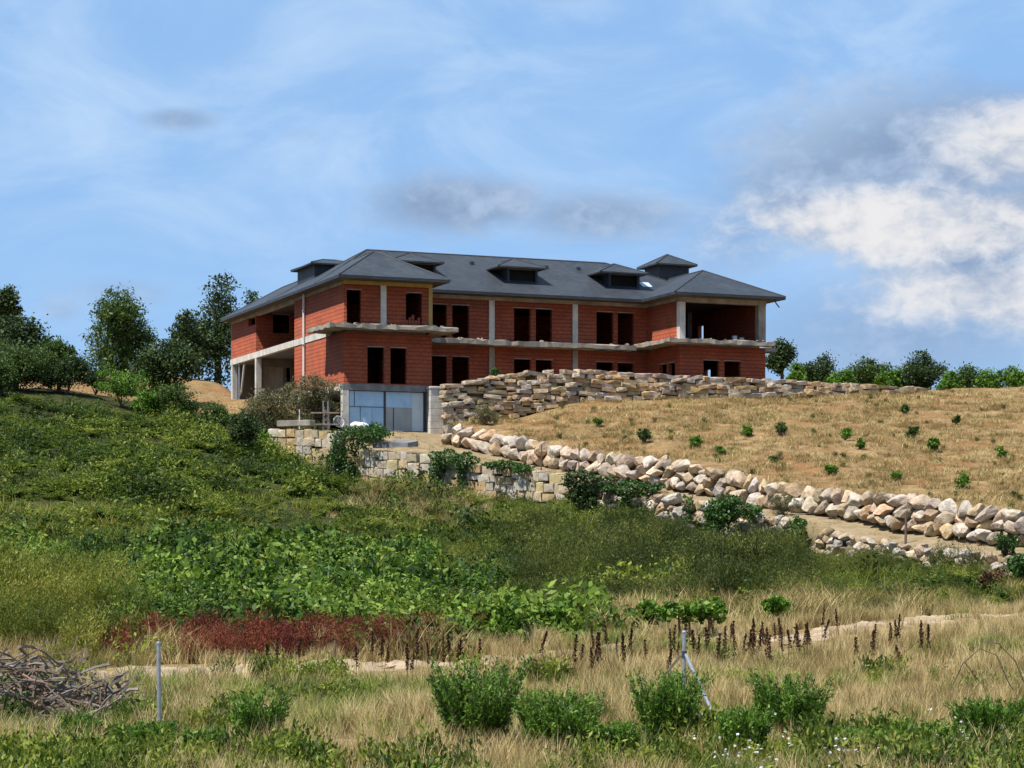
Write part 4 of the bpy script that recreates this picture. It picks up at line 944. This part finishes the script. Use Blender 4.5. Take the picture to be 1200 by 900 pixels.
for i, (px, py, w) in enumerate(((755, 520, 20), (816, 526, 20), (876, 512, 16), (916, 512, 17), (990, 516, 17), (1007, 527, 13), (1071, 516, 20), (1093, 531, 20), (975, 557, 17), (908, 543, 12), (1127, 573, 18), (1176, 538, 16), (1062, 486, 12), (1050, 566, 12), (845, 534, 10), (1120, 498, 10), (700, 500, 10))):
    shrub('small green bush growing on the straw slope', px, py, w, w*.95, 'shrub_green' if i % 3 else 'tree_mid', 100+i, 'slope_bush', .12, 76, group='bushes dotted over the straw slope', dens=.9)
# creepers hanging over the walls
def creeper(label, pts, Y, seed, n=900, leaf=.13, thick=.25, droop=0):
    rs = np.random.default_rng(seed); C = []; tn = []
    for (px, py, rx, ry) in pts:
        k = int(n*rx*ry/sum(p[2]*p[3] for p in pts)); t = rs.uniform(0, 6.28, k); q = np.sqrt(rs.uniform(0, 1, k))*(1+.15*np.sin(5*t+seed))
        Yc = float(np.interp((px-600)/F*Y, LA[:, 0], LA[:, 1]))-.55 if Y < 0 else Y
        if Y < 0:
            pA = 600+F*LA[:, 0]/LA[:, 1]; Yc = float(np.interp(px, pA, LA[:, 1]))-.62
        x = (px+rx*q*np.cos(t)-600)/F*Yc; z = (HOR-py-ry*q*np.sin(t))/F*Yc
        C.append(np.stack([x, np.full(k, Yc)+rs.normal(size=k)*thick-.25*(1-q), z], 1)); tn.append(np.full(k, rs.uniform(.2, .7)))
    C = np.concatenate(C); tn = np.concatenate(tn)+rs.normal(size=len(C))*.1; o0 = C.mean(0); V, Q = leaves(C-o0, leaf*rs.uniform(.6, 1.3, len(C)), .75, .2, rs)
    root = empty('creeper', o0); tag(root, label, 'creeper')
    link(bpy.data.objects.new('foliage', mesh_np('foliage', V, Q, 'ivy', np.repeat(rs.uniform(0, 1, len(C)), 4), np.repeat(tn, 4))), root)
    mb = MB()
    for k in range(5):
        a, b = C[rs.integers(len(C))]-o0, C[rs.integers(len(C))]-o0; mb.tube([a, (a+b)/2+rs.normal(size=3)*.1, b], .018, 4)
    mb.build('stem', 'bark', root)
creeper('thick green creeper filling the gap between the two shorter block walls', [(408, 525, 24, 26), (395, 550, 14, 22), (428, 508, 30, 10), (412, 560, 18, 18)], -1, 1, 4200)
creeper('green creeper spilling over the left end of the long block wall', [(522, 538, 20, 12), (512, 556, 10, 16), (545, 540, 16, 10), (541, 560, 6, 18)], -1, 2, 2600)
creeper('flat green creeper mat along the top of the long block wall', [(590, 545, 24, 5), (612, 549, 14, 5)], -1, 3, 1100)
creeper('dark creeper draped over the upper edge of the rubble wall', [(712, 568, 24, 9), (745, 573, 34, 9), (733, 592, 6, 18)], -1, 4, 2600)
creeper('creeper hanging down the far end of the rubble wall', [(880, 600, 14, 9), (935, 620, 10, 14)], -1, 5, 1200)
creeper('thin dark creeper on the end of the rubble wall under the dry bush', [(806, 600, 8, 20)], -1, 6, 300)
# upright weeds in the foreground
def upright(label, px, py, w, h, seed, m='shrub_green', ns=46, per=44, leaf=.075, group=None, asp=.24):
    b = gp(px, py); W_, H_ = w/F*b.y, h/F*b.y; rs = np.random.default_rng(seed); root = empty('weed_bush', b); tag(root, label, 'bush', group)
    bs = disc(ns, W_*.30, rs); C = []; D = []; S = []; mb = MB(); tn = []
    for k in range(ns):
        out = bs[k]/W_*2.3+np.append(rs.normal(size=2)*.10, 0); hh = H_*rs.uniform(.55, 1.06); q = rs.uniform(.08, 1, per)
        c = bs[k]+out*hh*.55*(q**1.4)[:, None]; c[:, 2] += hh*q; D.append(np.tile([out[0], out[1], .9], (per, 1))+rs.normal(size=(per, 3))*.55); C.append(c+rs.normal(size=c.shape)*.028); S.append(leaf*rs.uniform(.6, 1.4, per)*(1.15-.5*q)); tn.append(np.full(per, rs.uniform(.1, .8)))
        top = bs[k]+out*hh*.55; mb.tube([tuple(bs[k]-np.array([0, 0, .05])), tuple(bs[k]+out*hh*.2+np.array([0, 0, hh*.5])), (top[0], top[1], hh)], [.006, .005, .002], 3)
    C, D, S, tn = map(np.concatenate, (C, D, S, tn)); C[:, 2] = np.maximum(C[:, 2], .01); V, Q = leaves(C, S, asp, .3, rs, D)
    link(bpy.data.objects.new('foliage', mesh_np('foliage', V, Q, m, np.repeat(rs.uniform(0, 1, len(C)), 4), np.repeat(tn, 4))), root); mb.build('stem', 'bark', root)
for i, a in enumerate((('tallest upright green bush in the dry grass, left of the braced post', 557, 888, 88, 112), ('wide green bush between the tallest bush and the braced post', 655, 896, 96, 82), ('green bush at the foot of the braced post', 783, 878, 76, 84), ('rounded dark green bush right of the braced post', 925, 872, 88, 80),
        ('sparse green bush right of the brace foot', 872, 895, 46, 60), ('green bush right of the lone metal post', 303, 886, 50, 72), ('low green bush against the foot of the lone metal post', 168, 894, 92, 42), ('low green bush under the heap of cut branches', 96, 880, 52, 40), ('small bush between the lone post and its taller neighbour', 236, 896, 48, 36),
        ('low bush left of the sparse bush beside the brace foot', 720, 898, 60, 46), ('broad weed clump with white flowers at the field corner', 1165, 885, 110, 60), ('weed clump in the flowers next to the corner clump', 1085, 894, 90, 44), ('small weed clump in the flowers right of the rounded dark bush', 1010, 896, 70, 40), ('green weed clump at the heap of branches, beside its tip', 70, 842, 46, 34))):
    upright(*a, 300+i, ns=int(60+a[3]*.8), per=90, leaf=.09, asp=.3)
# dock: dark brown seed spikes
def dock_mesh(seed):
    rs = np.random.default_rng(seed); n = 150; q = rs.uniform(.35, 1, n); C = rs.normal(size=(n, 3))*.022*(1.25-q)[:, None]*1.6; C[:, 2] = q*.8; C[:, 0] += .03*np.sin(q*4+seed)
    V, Q = leaves(C, .05*rs.uniform(.7, 1.3, n), .7, .2, rs); sp = mesh_np('seed_spike', V, Q, 'dock_brown', np.repeat(rs.uniform(0, 1, n), 4), np.full(4*n, .4))
    st = MB().tube([(0, 0, -.05), (.01, 0, .4), (.03*math.sin(4+seed), 0, .8)], [.009, .007, .003], 4).mesh('stem', 'dock_brown'); return sp, st
DOCK = [dock_mesh(s) for s in range(5)]
r = random.Random(5)
for x0, x1, y0, y1, n in ((690, 800, 764, 800, 16), (800, 905, 752, 790, 22), (905, 1030, 746, 790, 15), (430, 540, 782, 802, 12), (1040, 1130, 758, 800, 6), (300, 420, 780, 800, 4), (560, 700, 775, 795, 5)):
    for k in range(n):
        b = gp(r.uniform(x0, x1), r.uniform(y0, y1)); o = empty('dock_plant', b, r.uniform(0, 6)); sp, st = DOCK[r.randrange(5)]
        tag(o, 'withered dock plant with a dark brown seed spike standing in the dry grass', 'dock plant', 'dock plants in the dry field'); wq = r.uniform(.6, 1.1); o.scale = (wq, wq, r.uniform(.6, 1.05)); o.rotation_euler = (r.gauss(0, .07), r.gauss(0, .07), r.uniform(0, 6))
        link(bpy.data.objects.new('seed_spike', sp), o); link(bpy.data.objects.new('stem', st), o)
# young vines with leafy heads behind the track
shrub('broad dark shrub at the foot of the dense tree clump', 22, 462, 100, 62, 'tree_mid', 70, Y=115.5, dens=1.8)
shrub('dark shrub under the smaller dense tree at the clump flank', 78, 462, 70, 48, 'tree_dark', 71, Y=115, dens=1.6)
shrub('olive shrub at the picture edge below the dense clump', 0, 470, 70, 50, 'tree_mid', 72, Y=112, dens=1.4)
shrub('low dark shrub at the left edge of the sandy rise', 112, 458, 34, 34, 'tree_dark', 73, Y=118, dens=1.2)
shrub('green shrub between the pale feathery shrub and the rounded olive shrub', 178, 486, 50, 32, 'shrub_green', 74, Y=112.5, dens=1.2)
for i, (px, py) in enumerate(((795, 748), (830, 748), (648, 748), (700, 746), (905, 738), (760, 746))):
    b = gp(px, py, 44); s = b.y/F
    plant('vine', ('young vine with leafy head, beside the lone vine on the row end', 'young vine with leafy head, last before the gap behind the braced post', 'young vine merging with the broad leaved ground cover beside the white stake', 'young vine next to the thin dark stake in the ground cover', 'lone young vine standing apart at the row end', 'young vine beside the short dark wooden stake of the vine row')[i], 'vine', b, 'shrub_green', [(0, 0, .62, .36, .3, .2), (.2, 0, .5, .22, .2, .16), (-.2, 0, .52, .2, .2, .16)], 26, 22, .13, 400+i, 'young vines behind the track', (.55, .03), .7, .13, 4, .012)
# heap of cut branches
def gz(x, y): return hz(x, y)
PB = gp(58, 846); heap = empty('branch_heap', PB); tag(heap, 'heap of grey cut vine branches at the edge of the dry field', 'branch heap')
BRN = []
for s in range(16):
    rs = np.random.default_rng(700+s); L_ = rs.uniform(.5, 1.5); p = np.zeros((6, 3)); d = np.array([1., 0, 0])
    for k in range(1, 6): d = d+rs.normal(size=3)*.26; d /= np.linalg.norm(d); p[k] = p[k-1]+d*L_/5
    p -= p.mean(0); r0 = rs.uniform(.013, .030); BRN.append(MB().tube([tuple(q) for q in p], [r0*(1-.12*k) for k in range(6)], 4).mesh('branch', 'wood_grey'))
def heap_top(x): return 1.0*max(0, 1-abs((x+.55)/1.75)**2.4) if x < 0 else max(.10, 1.0*(1-((x+.55)/1.75)**2)*.92+.05)
r = random.Random(3)
hobj = []
for k in range(330):
    x = r.uniform(-2.1, 1.2); y = r.uniform(-.95, .6); t = heap_top(x)*max(.15, 1-(y/1.0)**2); z = t*(.12+.88*r.random()**.45)
    dat = r.choice(BRN); hobj.append((dat, (x, y, max(.06, z)), (r.uniform(-.5, .5), r.uniform(-.45, .45)+.25*(x > .4), r.choice((0, math.pi))+r.gauss(0, .75))))
for dat, l, e in hobj[:290]:
    o = link(bpy.data.objects.new('branch', dat), heap); o.location = l; o.rotation_euler = e
for l, e in (((.35, -.3, .98), (0, -.75, .3)), ((.5, -.2, .85), (0, -.9, .2)), ((-.2, -.3, 1.02), (0, -.2, .4)), ((1.05, -.35, .33), (.1, .05, .1)), ((1.0, -.2, .42), (.1, -.02, -.1))):
    o = link(bpy.data.objects.new('branch', BRN[3]), heap); o.location = l; o.rotation_euler = e
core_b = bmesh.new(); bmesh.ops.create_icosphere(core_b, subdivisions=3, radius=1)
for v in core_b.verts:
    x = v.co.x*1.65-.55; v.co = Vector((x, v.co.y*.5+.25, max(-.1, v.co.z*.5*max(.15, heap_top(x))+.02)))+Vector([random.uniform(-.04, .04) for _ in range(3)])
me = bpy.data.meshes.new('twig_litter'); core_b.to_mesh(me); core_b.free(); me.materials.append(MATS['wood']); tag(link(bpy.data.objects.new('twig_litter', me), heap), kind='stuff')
# fence posts
b = gp(187, 866); post = empty('metal_post', b); tag(post, 'lone grey metal tube post standing in the grass right of the branch heap', 'post')
hh = (866-757)/F*b.y
MB().tube([(0, 0, -.3), (-.015, 0, hh)], .028, 10).build('tube', 'metal', post); MB().tube([(-.015, 0, hh), (-.015, 0, hh+.025)], [.034, .026], 10).build('cap', 'metal', post)
b = gp(801, 838); post = empty('braced_post', b); tag(post, 'grey metal fence end post with two slanting braces', 'post'); s = b.y/F; hh = 96*s
MB().tube([(0, 0, -.3), (.01, 0, hh)], .030, 10).build('tube', 'metal', post); MB().tube([(.01, 0, hh), (.01, 0, hh+.025)], [.036, .026], 10).build('cap', 'metal', post)
f1_ = gp(851, 862); f2_ = gp(778, 806)
br = MB().tube([(.03, 0, 70*s), tuple((f1_-b)+Vector((0, 0, -.1)))], .024, 8).build('brace', 'metal', post); MB().tube([(.01, 0, 66*s), (.01, 0, 74*s)], .042, 10).build('clamp', 'dark_metal', br)
br = MB().tube([(-.03, 0, 70*s), tuple((f2_-b)+Vector((-.25, 0, -.1)))], .022, 8).build('brace', 'metal', post)
for i, (px, py, h, rad, m, lab) in enumerate(((391, 777, 26, .03, 'wood', 'short dark wooden stake in front of the red weeds, right of its twin'), (286, 786, 24, .03, 'wood', 'short dark wooden stake in front of the red weeds, left of its twin'), (752, 742, 22, .03, 'wood', 'short dark wooden stake among the young vines'), (583, 738, 30, .02, 'pipe_white', 'thin white stake among the broad leaved vines'),
        (634, 553, 32, .03, 'wood', 'thin dark stake on the driveway by the block wall end'), (678, 556, 36, .03, 'wood', 'thin dark stake on the driveway above the dark bush'), (1061, 640, 36, .05, 'wood_grey', 'pale weathered wooden post leaning on the lower driveway'), (697, 742, 24, .03, 'wood', 'thin dark stake in the vines left of the young vines'))):
    b = gp(px, py, 40 if py > 700 else 74); hh = h/F*b.y
    tag(MB().tube([(0, 0, -.2), (.02, 0, hh*.5), (.03, .01, hh)], [rad, rad*.95, rad*.9], 7).build('stake', m), lab, 'stake').location = b
# arching dry canes
for i, (pts, lab) in enumerate((([(1112, 812), (1128, 778), (1148, 760), (1168, 768), (1182, 800), (1196, 822)], 'tall arching dry cane bending over the straw'), ([(1206, 815), (1190, 775), (1170, 754), (1150, 752)], 'drooping dry cane behind the tall arching cane'), ([(1130, 775), (1142, 792), (1160, 812)], 'short slanting dry cane under the tall arching cane'))):
    b = gp(pts[0][0], 838, 19); P = [Vector(((x-600)/F*b.y, b.y, (HOR-y)/F*b.y))-b for x, y in pts]
    if i != 2: P = [Vector((P[0].x-.02, 0, -.05))]+P
    tag(MB().tube(P, [.010]*(len(P)-1)+[.004], 5).build('dry_cane', 'wood'), lab, 'cane').location = b
# things left lying by the garage
b = at(397, 494, 111.6); d = empty('wire_disc', b); tag(d, 'pale round wire disc leaning by the garage corner post', 'disc')
o = MB().tube([(.30*math.cos(t), 0, .30*math.sin(t)) for t in np.linspace(0, 6.283, 17)], .025, 5).build('rim', 'plastic_white', d)
mb = MB()
for k in range(7): x = -.24+.08*k; q = math.sqrt(.09-x*x); mb.tube([(x, 0, -q), (x, 0, q)], .009, 3); mb.tube([(-q, .01, x), (q, .01, x)], .009, 3)
mb.build('mesh', 'plastic_white', d); d.rotation_euler = (-.3, .5, .35)
tb = empty('plank_trestle', at(381, 506, 111.2)); tag(tb, 'rough plank shelf on thin poles beside the dark garage side', 'shelf')
for z in (.95, .35): MB().box(-.75, .75, -.15, .15, z, z+.07).build('plank', 'wood_grey', tb)
for x in (-.1, .15): MB().tube([(x, 0, -.1), (x, 0, 1.6)], .03, 6).build('pole', 'metal', tb)
tag(MB().tube([(0, 0, -.2), (0, 0, 1.1)], .035, 6).build('pole', 'pipe_white'), 'short white pole standing on the forecourt under the dry bushes', 'pole').location = at(351, 504, 112)
sk = bmesh.new(); bmesh.ops.create_icosphere(sk, subdivisions=2, radius=.4)
for v in sk.verts: v.co = Vector((v.co.x*1.3, v.co.y, v.co.z*.7))*random.uniform(.85, 1.1)
me = bpy.data.meshes.new('sack'); sk.to_mesh(me); sk.free(); me.materials.append(MATS['plastic_white']); o = link(bpy.data.objects.new('rubble_sack', me)); o.location = at(421, 500, 112); tag(o, 'slumped white rubble sack in front of the left garage panes', 'sack')
for i, (u, v, lab) in enumerate(((21.9, 3.0, 'white paint bucket in the open loggia, taller of a pair'), (22.35, 3.0, 'white paint bucket in the open loggia, shorter of a pair'))):
    bx_ = on_v(861+i*8, 1.2); x, y = b2w(bx_, 1.2); h = .46-.08*i
    o = empty('bucket', (x, y, ZB1-.045)); tag(o, lab, 'bucket')
    MB().tube([(0, 0, 0), (0, 0, h)], [.13, .16], 12).build('shell', 'plastic_white', o); MB().tube([(0, 0, h+.002), (0, 0, h+.04)], [.17, .165], 12).build('lid', 'concrete_dark', o)
